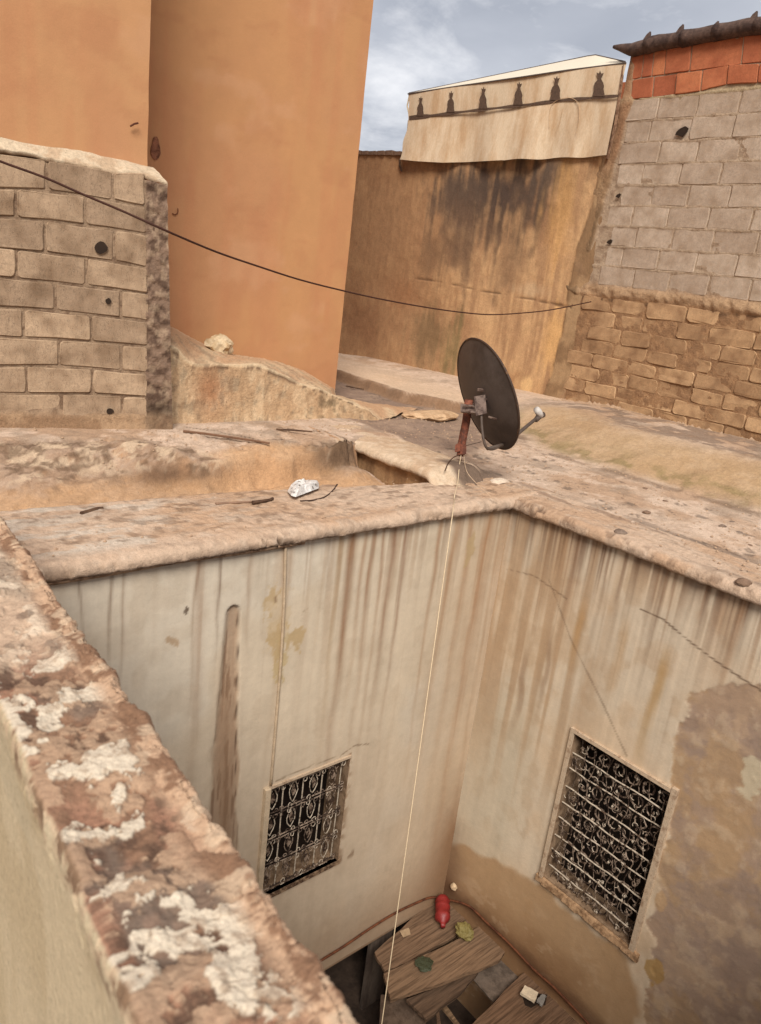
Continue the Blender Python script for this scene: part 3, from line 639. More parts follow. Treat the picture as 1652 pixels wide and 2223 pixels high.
for k in range(n):
    y0 = RY0-.07+(RY1-RY0+.12)*k/n; y1 = RY0-.07+(RY1-RY0+.12)*(k+1)/n; j = rnd.uniform(-.006, .006)
    mb.add([(XR-.030+j, y0, RZ0-.050+j), (XR+.03, y0, RZ0-.085), (XR+.03, y0, RZ0-.001), (XR-.020, y0, RZ0-.008+j/2), (XR-.030+j, y1, RZ0-.050-j), (XR+.03, y1, RZ0-.085), (XR+.03, y1, RZ0-.001), (XR-.020, y1, RZ0-.008-j/2)],
           [(0, 1, 2, 3), (7, 6, 5, 4), (0, 4, 5, 1), (1, 5, 6, 2), (2, 6, 7, 3), (3, 7, 4, 0)])
mb.obj('sill', mat_plain('sill_plaster', al(184, 148, 112), c2=al(128, 98, 70), c2s=18), wr)
mb = MB(); mb.box((LX0, YL-.010, LZ1), (LX1+.01, YL+.02, LZ1+.018)); mb.obj('lintel', M_frame, wl)
mb = MB(); mb.box((LX0-.01, YL-.012, LZ0-.03), (LX1+.02, YL+.03, LZ0)); mb.obj('sill', mat_plain('sill_mottled', al(160, 132, 104), c2=al(84, 62, 46), c2s=24, c2r=(.42, .56)), wl)
# painted conduit that comes down the wall and along the left side of the small window
mb = MB(); px = [(620, 1180), (617, 1300), (610, 1430), (600, 1560), (588, 1705)]
mb.tube(smooth_path([at_y(*p, YL-.010) for p in px]), .0085, 6)
cd = mb.obj('conduit', mat_plain('conduit_paint', al(196, 172, 142)), None, True); tag(cd, 'thin paint-covered conduit running down the left courtyard wall to the small window', 'conduit')
mb = MB(); a = at_y(585, 1708, YL); mb.box((LX0-.040, YL-.030, LZ0-.02), (LX0-.004, YL+.01, LZ1+.02)); st = mb.obj('cover_strip', mat_plain('strip_paint', al(204, 182, 152)), None); tag(st, 'pale upright strip fixed against the left edge of the small window', 'strip')

# =================================================================== FOREGROUND PARAPET
UD = unit([.0609986, .99813786, 0]); PR = np.array([UD[1], -UD[0], 0])
def parapet():
    zt = 1.4-.88
    w0, w1 = .296*.88, .560*.88
    ts = [.30]
    while ts[-1] < 3.3: ts.append(ts[-1]+.0017*max(ts[-1], .55))
    ts = np.array(ts)
    prof = [(w0-.004, -1.2), (w0-.004, -.9), (w0-.003, -.6), (w0-.003, -.4)] + [(w0-.002, z) for z in np.arange(-.30, -.012, .006)] + [(w0+.002, -.007), (w0+.008, -.001)] + \
           [(w, 0) for w in np.arange(w0+.011, w1-.016, .0026)] + [(w1-.013, -.001), (w1-.010, -.003), (w1-.007, -.006), (w1-.004, -.010), (w1-.002, -.015), (w1, -.021)] + [(w1+.001, -.028-.005*k) for k in range(12)] + [(w1, -.12), (w1, -.3), (w1, -.8), (w1, -3.6)]
    prof = np.array(prof); Lp = np.r_[0, np.cumsum(np.hypot(*np.diff(prof, axis=0).T))]
    T, Wd = np.meshgrid(ts, prof[:, 0], indexing='ij'); Zp = np.broadcast_to(prof[:, 1], T.shape).copy(); Sp = np.broadcast_to(Lp, T.shape)
    top = (Zp > -.02)*1.0; right = np.broadcast_to(prof[:, 0] > w1-.02, T.shape)*(Zp > -.4)
    left = np.broadcast_to((prof[:, 0] < w0+.012), T.shape)*(Zp > -.4)
    a = fbm(T*5, Sp*5, None, 5, 301); b = fbm(T*17, Sp*20, None, 5, 302, .6); d = fbm(T*60, Sp*60, None, 4, 303, .6); e = fbm(T*170, Sp*170, None, 3, 304)
    edge = np.minimum(Wd-w0, w1-Wd)/(w1-w0)                                     # 0 on the edges
    # flaking skin: plateaus of paint and render standing a little proud of the brick core
    skin = sst(.50, .54, b+.30*(a-.5)+.06*(d-.5)+.10*(.22-np.clip(edge, 0, .22)))
    skin2 = sst(.50, .53, fbm(T*13+9, Sp*15, None, 5, 306, .6)+.05*(d-.5))
    h = -.016*sst(.0, .25, edge)*sst(.35, .6, 1-a)+.0040*skin+.006*(b-.5)+.004*(d-.5)+.0028*(e-.5)
    h = h*sst(.30, .7, top+.0)*1.0
    dz = h*top
    dw = (.016*(fbm(T*9, Sp*3, None, 4, 307)-.5)+.020*(b-.5)+.012*(d-.5)+.003*(e-.5))*right
    dw += (-.003+.006*(d-.5)+.006*(b-.5)-.006*sst(.52, .58, fbm(T*10, Sp*6, None, 4, 308)))*left*sst(-.14, -.0, Zp)
    dw += .006*(fbm(T*2, Zp*2, None, 3, 309)-.5)*(1-right)
    # the far end is lower and grey, with a chunk of render missing
    h_w = fbm(T*12+4, Sp*12, None, 6, 313, .58); dz += .0045*sst(.548, .560, h_w+.02*(d-.5))*top
    far = sst(1.5, 1.75, T)
    dz -= .010*far*top
    X = UD[0]*T+PR[0]*(Wd+dw); Y = UD[1]*T+PR[1]*(Wd+dw); Z = zt+Zp+dz
    # ---- colour
    g1 = fbm(T*6, Sp*9, None, 5, 311, .55); g2 = fbm(T*14, Sp*18, None, 5, 312, .6); g3 = fbm(T*12+4, Sp*12, None, 6, 313, .58)
    c = np.broadcast_to(al(146, 112, 88), T.shape+(3,)).copy()
    c = mixc(c, al(164, 122, 98), sst(.48, .60, g1)*.8)                     # brick red core
    c = mixc(c, al(92, 70, 56), sst(.50, .64, g2)*.85)                      # dark grime
    c = mixc(c, al(124, 108, 94), sst(.60, .70, fbm(T*5+7, Sp*7, None, 4, 319))*.7)
    c = mixc(c, al(192, 160, 130), skin*.7)
    wp = sst(.548, .560, g3+.02*(d-.5)); c = mixc(c, al(220, 204, 180), wp*.95); c = mixc(c, al(196, 172, 146), wp*sst(.55, .7, d)*.5)
    c = mixc(c, al(110, 86, 68), np.exp(-((g3-.546)/.006)**2)*.6)
    c = mixc(c, al(120, 94, 74), sst(.60, .72, d)*.35)
    cf = np.broadcast_to(al(196, 168, 142), T.shape+(3,)).copy()
    cf = mixc(cf, al(158, 138, 118), sst(.44, .58, a)*.9); cf = mixc(cf, al(226, 206, 180), sst(.54, .62, b)*.7); cf = mixc(cf, al(120, 100, 84), sst(.60, .7, fbm(T*14, Sp*18, None, 4, 315))*.7)
    c = c*(1-far[..., None])+cf*far[..., None]
    # nose toward the courtyard, lumpy beige render
    rn = sst(.66, .84, (Wd-w0)/(w1-w0)+.16*(b-.5))
    cn = np.broadcast_to(al(194, 160, 130), T.shape+(3,)).copy(); cn = mixc(cn, al(132, 98, 74), sst(.50, .60, b+.1*(d-.5))*.9); cn = mixc(cn, al(212, 186, 156), sst(.55, .66, fbm(T*22, Sp*22, None, 4, 316))*.6)
    c = c*(1-rn[..., None])+cn*rn[..., None]
    # left face: smooth dull green-beige paint with a broken upper rim
    lf = np.broadcast_to(prof[:, 0] < w0+.004, T.shape)*1.0
    cl = np.broadcast_to(al(206, 186, 152), T.shape+(3,)).copy(); cl = mixc(cl, al(188, 166, 130), sst(.42, .62, a)*.6); cl = mixc(cl, al(196, 180, 150), sst(.5, .66, fbm(T*3, Zp*8, None, 4, 318))*.5)
    rim = sst(-.075, -.01, Zp+.07*(b-.5)+.02*(d-.5)); cl = mixc(cl, al(206, 180, 148), rim*sst(.42, .5, d)); cl = mixc(cl, al(128, 98, 74), rim*sst(.52, .60, b)*.9)
    c = np.where(lf[..., None] > .5, cl, c)
    p = thing('parapet', 'flaking brick-cored parapet crossing the foreground, patches of white paint on worn red-brown top', 'wall', (.4, .4, -.7))
    sheet('rendered_body', np.stack([X, Y, Z], -1), M_para, p, c, flip=True)
parapet()
mb = MB(); mb.box((-4, -4, -.74), (.262, 3.10, -.70)); o = mb.obj('terrace_floor', mat_plain('terrace_tiles', al(150, 130, 110))); tag(o, kind='structure')

# =================================================================== COURTYARD BOTTOM
M_con = mat_plain('dark_concrete', al(84, 68, 56), c2=al(56, 44, 36), c2s=4, c2r=(.4, .6))  # shade of the floor gaps and recess put into this dark colour
mb = MB(); mb.box((-.5, -.5, -4.16), (XR-.002, 5.6, -4.10)); o = mb.obj('courtyard_floor', M_con); tag(o, kind='structure')
dr = thing('doorway_recess', 'dark recess opening under the left courtyard wall behind the planks', 'recess', (2.2, 4.4, -4.1))
mb = MB(); mb.box((-.5, 5.45, -4.1), (XR, 5.6, -3.37)); mb.obj('back_wall', M_con, dr)
mb = MB(); mb.box((XR-.001, YL+.15, -4.1), (XR+.14, 5.6, -3.37)); mb.obj('side_wall', M_con, dr)
mb = MB(); mb.box((-.5, YL+.41, -3.45), (XR, 5.45, -3.37)); mb.obj('ceiling_slab', M_con, dr)
mb = MB(); mb.box((.5, -.75, -4.1), (XR+.4, -.55, .05)); o = mb.obj('courtyard_wall', M_backing); tag(o, 'plain unseen end wall under the viewpoint, added to bounce light', 'wall')  # unseen wall added to stop side light and bounce some back
mb = MB(); mb.box((-150, -150, -4.4), (150, 150, -4.3)); o = mb.obj('ground', mat_plain('town_ground', al(150, 130, 108))); tag(o, kind='structure')  # unseen ground added so no sky light comes from below
mb = MB(); mb.box((XR+.42, -.75, -.35), (7.9, 9.5, -.12)); mb.box((-.3, YL+.42, -.35), (XR+.42, 9.5, -.12)); o = mb.obj('roof_deck', M_backing); tag(o, kind='structure')

# =================================================================== BLOCKS (one object each)
M_blockL = mat_block('concrete_block', al(170, 143, 116), al(186, 158, 128), al(124, 98, 74), .09, .6)
M_blockR = mat_block('grey_block', al(188, 166, 144), al(198, 178, 156), al(164, 140, 116), .05, .3)
M_red = mat_block('red_hollow_brick', al(182, 104, 72), al(196, 124, 84), al(164, 92, 62), .10, .25)
M_stone = mat_block('brown_block', al(180, 142, 104), al(196, 160, 120), al(142, 108, 78), .12, .4)
def block(name, quad, n, mat, parent, proud=.012, depth=.05, rad=.010, jit=.003, tilt=.004):
    """quad: four corners (any order round the face) on the wall plane; n: normal to the viewer"""
    q = [np.asarray(p, float) for p in quad]; cen = sum(q)/4
    q = [p+(cen-p)/np.linalg.norm(cen-p)*.002 for p in q]
    V = []; npt = 0
    for i in range(4):
        a = q[i]; pv = q[i-1]; nx = q[(i+1) % 4]; e1 = unit(pv-a); e2 = unit(nx-a)
        r = rad*rnd.uniform(.6, 2.0)
        for p in (a+e1*r, a+(e1+e2)*r*.30, a+e2*r): V.append(p)
        V.append(a+(nx-a)*rnd.uniform(.35, .65)+np.cross(n, e2)*rnd.uniform(-jit, jit))
    V = [p+np.array([rnd.uniform(-jit, jit)*.5 for _ in range(3)]) for p in V]; k = len(V)
    tl = unit(np.array([rnd.uniform(-1, 1) for _ in range(3)]))*tilt
    fr = [p+(cen-p)*(.006/np.linalg.norm(cen-p))+n*(proud+(p-cen).dot(tl)*4) for p in V]; md = [p+n*(proud-.006+(p-cen).dot(tl)*4) for p in V]; bk = [p-n*depth for p in V]
    VV = fr+md+bk; F = [tuple(range(k))]
    for b_ in (0, k):
        for i in range(k): F.append((b_+i, b_+k+i, b_+k+(i+1) % k, b_+(i+1) % k))
    nn = np.cross(VV[1]-VV[0], VV[5]-VV[0])
    if nn.dot(n) < 0: F = [f[::-1] for f in F]
    return mesh_obj(name, VV, F, mat, parent)

# ---- near-left block wall
bwl = thing('block_wall', 'bare concrete block wall at left with pale mortar cap below the orange facade', 'wall', tuple(C2-W2*.6))
PL = lambda px, py: at_plane(px, py, C2, N2)
Zq = lambda x, y: PL(x*.2628, y*.2628+271.4)
rows = [([(0, 200), (380, 285), (780, 355), (940, 390), (1240, 395)], [(0, 512), (380, 530), (920, 615), (1240, 680)], [-240, 388, 935, 1195]),
        ([(0, 520), (380, 540), (920, 625), (1240, 690)], [(0, 745), (560, 800), (1240, 900)], [-400, 132, 705, 1208]),
        ([(0, 757), (560, 812), (1240, 912)], [(0, 998), (370, 1045), (900, 1112), (1240, 1180)], [-180, 372, 945, 1212]),
        ([(0, 1008), (370, 1056), (900, 1124), (1240, 1190)], [(0, 1245), (700, 1320), (1240, 1390)], [-410, 135, 715, 1220]),
        ([(0, 1258), (700, 1332), (1240, 1402)], [(0, 1490), (440, 1522), (970, 1582), (1240, 1620)], [-90, 458, 998, 1232]),
        ([(0, 1502), (440, 1546), (970, 1594), (1240, 1632)], [(0, 1742), (740, 1782), (1240, 1826)], [-360, 195, 752, 1222]),
        ([(0, 1754), (740, 1794), (1240, 1838)], [(0, 1980), (480, 1982), (1240, 2046)], [-60, 488, 1005, 1222]),
        ([(0, 1994), (480, 1996), (1240, 2058)], [(0, 2212), (760, 2212), (1240, 2246)], [-340, 220, 762, 1216]),
        ([(0, 2226), (760, 2226), (1240, 2256)], [(0, 2428), (1240, 2430)], [-20, 512, 1012, 1216])]
def ipl(pts, x): return float(np.interp(x, [p[0] for p in pts], [p[1] for p in pts]))
holes = {(2, 1): (825, 1012, 58, 50), (4, 1): (892, 1453, 27, 25), (8, 1): (903, 2362, 32, 24)}
M_hole = mat_plain('hole_dark', al(62, 46, 34, .7))  # flat dark discs painted as the shade inside the holes
for ri, (t_, b_, js) in enumerate(rows):
    for k in range(len(js)-1):
        g = 8
        x0, x1 = js[k]+g, js[k+1]-(g if k < len(js)-2 else 2)
        if x0 < -240: x0 = -240
        quad = [Zq(x0, ipl(t_, x0)+4), Zq(x1, ipl(t_, x1)+4), Zq(x1, ipl(b_, x1)-4), Zq(x0, ipl(b_, x0)-4)]
        bo = block('concrete_block', quad, N2, M_blockL, bwl, proud=rnd.uniform(.002, .008) if not (ri == 8 and k == 0) else -.002, jit=.0045)
        if (ri, k) in holes:
            hx, hy, ra, rb = holes[(ri, k)]; mb = MB(); q = []
            for m in range(12):
                g2 = 2*math.pi*m/12; j = rnd.uniform(.82, 1.12); q.append(Zq(hx+ra*j*math.cos(g2), hy+rb*j*math.sin(g2))+N2*.0165)
            mb.slab(q, .003, N2); mb.obj('hole', M_hole, bo)
# mortar sheet behind the blocks
us = np.arange(-1.35, .002, .012); zs = np.arange(-.08, 1.87, .012)
Uu, Vv = np.meshgrid(us, zs, indexing='ij')
n3 = fbm(Uu*18, Vv*18, None, 4, 401); n2 = fbm(Uu*5, Vv*5, None, 4, 402)
topz = np.interp(Uu, [-1.06, -.75, -.30, -.12, 0], [1.80, 1.795, 1.79, 1.785, 1.775])
Vv2 = np.minimum(Vv, topz)
su = sst(-.205, -.185, Uu)*1.0                                        # rough broken concrete edge
foot = sst(.31, .25, Vv+.05*(n2-.5))*(1-su*.5)
D_ = -.004+.006*(n3-.5)+su*(.004+.035*(fbm(Uu*22, Vv*22, None, 4, 403)-.5))+foot*(.020+.012*(n2-.5)) + .05*sst(.25, .08, Vv)
c = np.broadcast_to(al(160, 134, 108), Uu.shape+(3,)).copy(); c = mixc(c, al(112, 86, 66), sst(.48, .64, n3)*.7)
cs_ = np.broadcast_to(al(140, 114, 94), Uu.shape+(3,)).copy(); cs_ = mixc(cs_, al(92, 70, 56), sst(.48, .60, fbm(Uu*16, Vv*24, None, 4, 404))*.85); cs_ = mixc(cs_, al(180, 154, 126), sst(.56, .66, fbm(Uu*20, Vv*20, None, 4, 405))*.5)
cs_ = mixc(cs_, al(70, 56, 42), sst(.42, .30, Vv+.1*(n2-.5))*.6)
c = c*(1-su[..., None])+cs_*su[..., None]
cf_ = np.broadcast_to(al(172, 140, 108), Uu.shape+(3,)).copy(); cf_ = mixc(cf_, al(140, 108, 80), sst(.42, .62, n2)*.8)
c = c*(1-foot[..., None])+cf_*foot[..., None]
Us = np.where(Uu > -.3, Uu-.085*np.clip((Vv2-.25)/1.5, 0, 1)*(Uu+.3)/.3, Uu); P = C2+W2*Us[..., None]+UP*(Vv2)[..., None]+N2*D_[..., None]
P[..., 2] = Vv2
sheet('mortar', P, M_mortar, bwl, c)
e0 = C2; mb = MB()
a = C2-W2*1.35-N2*.01; b = C2-W2*.002-N2*.01; 
for p in (a, b): p[2] = -.1
a2 = a-N2*.16; b2 = b-N2*.16
Vq = [a, b, b2, a2]; top = [np.array([p[0]-(W2[0]*.087 if i in (1, 2) else 0), p[1]-(W2[1]*.087 if i in (1, 2) else 0), 1.80 if i in (0, 3) else 1.768]) for i, p in enumerate(Vq)]
mb.add(Vq+top, [(0, 3, 2, 1), (4, 5, 6, 7), (0, 1, 5, 4), (1, 2, 6, 5), (2, 3, 7, 6), (3, 0, 4, 7)]); mb.obj('wall_core', mat_plain('core_rough', al(130, 104, 84), c2=al(90, 70, 54), c2s=18), bwl)
# sloping pale mortar cap against the facade
capt = [(0, 298), (100, 318), (172, 326), (260, 346), (330, 362)]; capb = [(0, 328), (60, 333), (102, 347), (200, 366), (245, 376), (300, 378), (345, 392), (366, 398)]
n = 90; P = np.zeros((n, 9, 3)); CC = np.zeros((n, 9, 3))
for i in range(n):
    x = -14+380*i/(n-1); xt = -14+346*i/(n-1)
    pb = PL(x, ipl(capb, x)+1.0*math.sin(i*.8))+N2*.020; tq = at_y(xt, ipl(capt, xt), YO1)
    for j in range(9):
        t = j/8; p = pb*(1-t)+tq*t; P[i, j] = p
    P[i, 0] = pb-N2*.03-UP*.010
P[..., 2] += .018*(fbm(P[..., 0]*8, P[..., 1]*12, None, 4, 411)-.5); P += N2*(.016*(fbm(P[..., 0]*12, P[..., 2]*22, None, 3, 412)-.5))[..., None]
n2 = fbm(P[..., 0]*9, P[..., 2]*22, None, 4, 413); CC = np.broadcast_to(al(212, 190, 160), P.shape).copy(); CC = mixc(CC, al(184, 152, 120), sst(.50, .64, n2)*.6); CC[:, 0] = al(150, 122, 96)
sheet('mortar_cap', P, M_mortar, bwl, CC)

# =================================================================== ORANGE FACADES
def facade(label, x0, x1, y, z0, z1, seed, tint, edge_wob, depth=3.0):
    f = thing('rendered_building', label, 'building', ((x0+x1)/2, y, z0))
    xs = np.linspace(x0, x1, max(4, int((x1-x0)/.03))); zs = np.linspace(z0, z1, int((z1-z0)/.03))
    Xx, Zz = np.meshgrid(xs, zs, indexing='ij')
    n1 = fbm(Xx*.9, Zz*.7, None, 4, seed); n2 = fbm(Xx*4, Zz*2, None, 4, seed+1)
    c = np.broadcast_to(al(*tint), Xx.shape+(3,)).copy()
    c = mixc(c, al(196, 146, 98), sst(.38, .66, n1+.06*(Xx-x0))*.6); c = mixc(c, al(204, 156, 118), sst(.60, .72, fbm(Xx*1.7, Zz*2.3, None, 5, seed+8, .6))*.35); c = mixc(c, al(182, 124, 88), sst(.5, .7, n2)*.3); c = mixc(c, al(190, 128, 90), sst(.55, .7, fbm(Xx*9, Zz*.7, None, 3, seed+3))*.25)
    c = mixc(c, al(176, 134, 100), sst(.9, .2, Zz+.3*(n2-.5))*.35)
    c = mixc(c, al(176, 120, 84), sst(.62, .70, fbm(Xx*2.2+seed, Zz*5, None, 5, seed+5, .6))*.25); c = mixc(c, al(150, 108, 80), sst(.008, .002, np.abs(fbm(Xx*1.1, Zz*.8, None, 5, seed+6)-.5)+.004)*.0)
    w = edge_wob*(Xx == xs[-1])*(fbm(Xx*0+2, Zz*6, None, 3, seed+2)-.5)
    sheet('facade', np.stack([Xx+w, y+.004*(n1-.5)*2+.003*(n2-.5), Zz], -1), M_orange, f, c)
    mb = MB(); mb.box((x0, y+.02, z0), (x1-.012, y+depth, z1-.01)); mb.obj('wall_body', mat_plain('facade_side', al(206, 146, 104), var=(3, .92, 1.06), bmp=(160, .3, .002)), f)
    return f
M_orange = mat_attr('orange_render', .9, b1=(9, .25, .012), b2=(260, .45, .0015), f1=(5, .96, 1.04), f2=(160, .955, 1.04))
xl1 = at_y(328, 0, YO1)[0]
fl = facade('smooth orange rendered facade rising directly above the left block wall', -2.5, xl1, YO1, 1.55, 7.5, 421, (196, 146, 108), .008, .985)
fc = facade('tall smooth orange facade in the centre with its corner against the sky', 1.5, at_y(727, 850, YO2)[0], YO2, -.1, 8.5, 431, (190, 139, 98), .006)
mb = MB(); a = at_y(283, 274, YO1-.03); b = at_y(300, 267, YO1-.035); mb.tube([a, (a+b)/2+UP*.004, b], .006, 6); mb.obj('iron_peg', mat_plain('peg_rust', al(88, 50, 34)), fl)
sc = at_y(338, 322, YO2-.004)
mb = MB(); q = [at_y(338+10*math.cos(t)*(1+.2*math.sin(3*t)), 322+26*math.sin(t), YO2-.008) for t in np.linspace(0, 2*math.pi, 15)[:-1]]; mb.slab(q, .012, np.array([0, -1., 0])); mb.obj('patched_hole', mat_plain('patch_brown', al(150, 100, 74), c2=al(100, 62, 44), c2s=16), fc)
mb = MB(); mb.tube(smooth_path([at_y(*p, YO2-.012) for p in [(386, 452), (386, 461), (380, 466), (374, 463)]], 4), .004, 5); mb.obj('wire_hook', mat_plain('hook_rust', al(110, 62, 40)), fc)

# =================================================================== LOW PLASTER BANK
bk = thing('plaster_bank', 'low crumbling plaster bank sloping against the foot of the orange facade', 'bank', (3.3, 5.3, .15))
fx = np.linspace(0, 1, 150); tp = [(372, 752), (385, 757), (410, 785), (430, 790), (560, 793), (600, 808), (650, 830), (690, 842), (705, 850), (760, 872), (800, 890), (822, 912)]
bt = [(372, 712), (470, 760), (500, 772), (600, 785), (660, 805), (727, 846), (800, 862), (860, 872)]
P = np.zeros((150, 44, 3))
for i, t in enumerate(fx):
    px = 366+(824-366)*t; 
    ft = at_y(px, ipl(tp, px), 5.15); ft[2] = max(ft[2], .12); fb = ft.copy(); fb[1] = 5.12-.04*t; fb[2] = .08; fb[0] = ft[0]
    pb = 366+(850-366)*t; bb = at_y(min(pb, 727), ipl(bt, min(pb, 727)), YO2+.01)
    if pb > 727: bb = np.array([bb[0]+(pb-727)/100*.55, YO2-.55*(pb-727)/123, .12])
    for j in range(44):
        if j < 20: s = j/19; p = fb*(1-s)+ft*s; p[1] += .015*math.sin(s*3)
        else: s = (j-19)/24; p = ft*(1-s)+bb*s; p[2] += .05*math.sin(s*math.pi)*(1-t)
        P[i, j] = p
nj = fbm(P[..., 0]*7, P[..., 1]*7, P[..., 2]*7, 4, 441)
P[..., 1] += .03*(nj-.5); P[..., 2] += .03*(nj-.5)*(np.arange(44) > 6)[None, :]+.02*(fbm(P[..., 0]*25, P[..., 1]*25, P[..., 2]*25, 3, 442)-.5)
n2 = fbm(P[..., 0]*5, P[..., 2]*5+P[..., 1]*3, None, 4, 443); n3 = fbm(P[..., 0]*16, P[..., 2]*16, None, 4, 444)
c = np.broadcast_to(al(214, 182, 144), P.shape).copy(); c = mixc(c, al(188, 150, 112), sst(.45, .62, n2)*.6); c = mixc(c, al(220, 196, 160), sst(.55, .68, n3)*.6)
je = np.abs(np.arange(44)-20)[None, :]; c = mixc(c, al(228, 202, 164), (je < 2)*.6); c = mixc(c, al(104, 78, 58), ((np.arange(44) == 18)[None, :])*sst(.45, .55, n3)*.8); c = mixc(c, al(186, 152, 116), (np.arange(44) < 18)[None, :]*sst(.45, .62, fbm(P[..., 0]*22, P[..., 2]*4, None, 4, 446))*.6)  # pale lip and dark crease painted in to shade the bank's top edge
c = mixc(c, al(176, 120, 82), np.exp(-((P[..., 0]-2.78)/.13)**2-((P[..., 2]-.42)/.16)**2)*.7); c = mixc(c, al(200, 152, 116), (np.arange(44) > 19)[None, :]*sst(.45, .6, n2+.1)*.4)
c = mixc(c, al(112, 94, 66), np.exp(-((P[..., 0]-3.9)/.14)**2-((P[..., 2]-.25)/.14)**2)*sst(.46, .6, n3)*.8); c = mixc(c, al(110, 82, 60), sst(.62, .7, n3)*.4)
sheet('bank_body', P, M_mortar, bk, c)
tag(lump('rock', at_y(476, 752, 5.75), (.115, .09, .10), mat_plain('pale_stone', al(214, 190, 154), c2=al(190, 160, 120)), None, 3, .62, 3, 1.6), 'pale rounded rock lying on the plaster bank before the orange facade', 'rock')
for i, (px_, py_) in enumerate([(556, 776), (568, 782)]): pass

# =================================================================== OCHRE WALL
ow = thing('ochre_wall', 'tall ochre rendered wall with a black soot stain under the awning', 'wall', tuple(CO))
def OW(px, py): q = at_plane(px, py, CO, NO); return ((q-CO).dot(DO), q[2])
us = np.arange(-.30, 4.6, .018); zs = np.arange(.0, 2.92, .018)
Uu, Vv = np.meshgrid(us, zs, indexing='ij')
n1 = fbm(Uu*1.3, Vv*1.3, None, 5, 451); n2 = fbm(Uu*5, Vv*4, None, 5, 452); n3 = fbm(Uu*17, Vv*10, None, 4, 453); ns = fbm(Uu*14, Vv*1.0, None, 4, 454)
c = np.broadcast_to(al(194, 154, 112), Uu.shape+(3,)).copy()
c = mixc(c, al(166, 124, 86), sst(.40, .60, n1)*.75); c = mixc(c, al(206, 166, 120), sst(.50, .62, n2)*.5); c = mixc(c, al(146, 108, 78), sst(.48, .66, ns)*.5)
c = mixc(c, al(152, 112, 78), sst(1.6, 2.6, Uu+.8*(n2-.5))*.6)
def oblob(px, py, ru, rv, col, k, f=1.0):
    global c
    a, b = OW(px, py); r = np.sqrt(((Uu-a)/ru)**2+((Vv-b)/rv)**2)+f*(n2-.5)*.9+.4*(n3-.5)+1.5*(ns-.5); c = mixc(c, al(*col), sst(1.25, .15, r)*k)
for q in [(1095, 430, 1.05, .60, (80, 64, 54), 1.0), (1000, 425, .50, .32, (90, 74, 62), .85), (1190, 390, .42, .38, (90, 74, 62), .9), (1000, 520, .55, .55, (112, 86, 66), .75), (1110, 540, .30, .65, (116, 90, 68), .6), (930, 560, .30, .35, (124, 94, 68), .6),
          (940, 730, .5, .42, (116, 92, 64), .75), (975, 760, .2, .40, (128, 112, 74), .6), (870, 640, .35, .25, (150, 104, 70), .6), (800, 700, .5, .4, (140, 100, 70), .7), (830, 500, .6, .7, (158, 120, 86), .6)]: oblob(*q)
for q in [(1215, 470, .22, .8, (214, 164, 104), .6), (1200, 740, .20, .45, (220, 172, 112), .7), (1150, 630, .3, .1, (196, 166, 130), .6)]: oblob(*q, .5)
d = line_d(Uu, Vv, [OW(*p) for p in [(895, 602), (960, 612), (1030, 628), (1100, 640), (1180, 655), (1240, 668)]])+.03*(n2-.5)
crk = sst(.012, .002, np.abs(d)); c = mixc(c, al(88, 60, 40), crk*.75)
eg = line_d(Uu, Vv, [OW(*p) for p in [(1322, 345), (1290, 470), (1262, 560), (1240, 660), (1215, 780), (1190, 862)]])
rt = poly_sd(Uu, Vv, [OW(*p) for p in [(1312, 338), (1275, 480), (1250, 555), (1228, 670), (1205, 780), (1178, 870), (1400, 900), (1500, 330)]])+.05*(n2-.5)
cm = np.broadcast_to(al(168, 136, 100), Uu.shape+(3,)).copy(); cm = mixc(cm, al(134, 104, 74), sst(.45, .6, n2)*.8); cm = mixc(cm, al(150, 118, 90), sst(.5, .6, n1)*.6)
rm_ = sst(-.005, .015, rt); c = c*(1-rm_[..., None])+cm*rm_[..., None]; c = mixc(c, al(100, 74, 52), sst(.015, .0, np.abs(rt))*sst(.4, .6, n3)*.7)
c = mixc(c, al(150, 118, 84), sst(2.86, 2.90, Vv)*.6)
fl_ = np.array(OW(1182, 855)); c = mixc(c, al(226, 186, 132), sst(1, .6, np.hypot((Uu-fl_[0]-.25)/.10, (Vv-.30)/.16)+.6*(n3-.5))*.8)
D_ = .016*(n1-.5)+.012*(n2-.5)+.006*(n3-.5)+.012*rm_-.01*crk
P = CO+DO*Uu[..., None]+NO*D_[..., None]; P[..., 2] = Vv+.012*(fbm(Uu*4, Vv*0, None, 3, 458)-.5)*(Vv > 2.85)
sheet('rendered_face', P, M_ochre, ow, c)
mb = MB(); a = CO+DO*-.25-NO*.03; b = CO+DO*4.58-NO*.03; q = [a, b, b-NO*.25, a-NO*.25]; lo = [np.array([p[0], p[1], 0.]) for p in q]; hi = [np.array([p[0], p[1], 2.895]) for p in q]
mb.add(lo+hi, [(0, 3, 2, 1), (4, 5, 6, 7), (0, 1, 5, 4), (1, 2, 6, 5), (2, 3, 7, 6), (3, 0, 4, 7)]); mb.obj('wall_core', M_backing, ow)
mb = MB(); a = CO+DO*2.74; a[2] = 2.86
for k in range(14): 
    p = CO+DO*(2.80+k*.135)+NO*.02; p[2] = 2.895; q2 = p+DO*.13; mb.box((min(p[0], q2[0]), p[1], 2.88), (p[0]+.06, q2[1], 2.925+.012*rnd.random()))
mb.obj('top_course', mat_plain('capping_bricks', al(128, 100, 80)), ow)

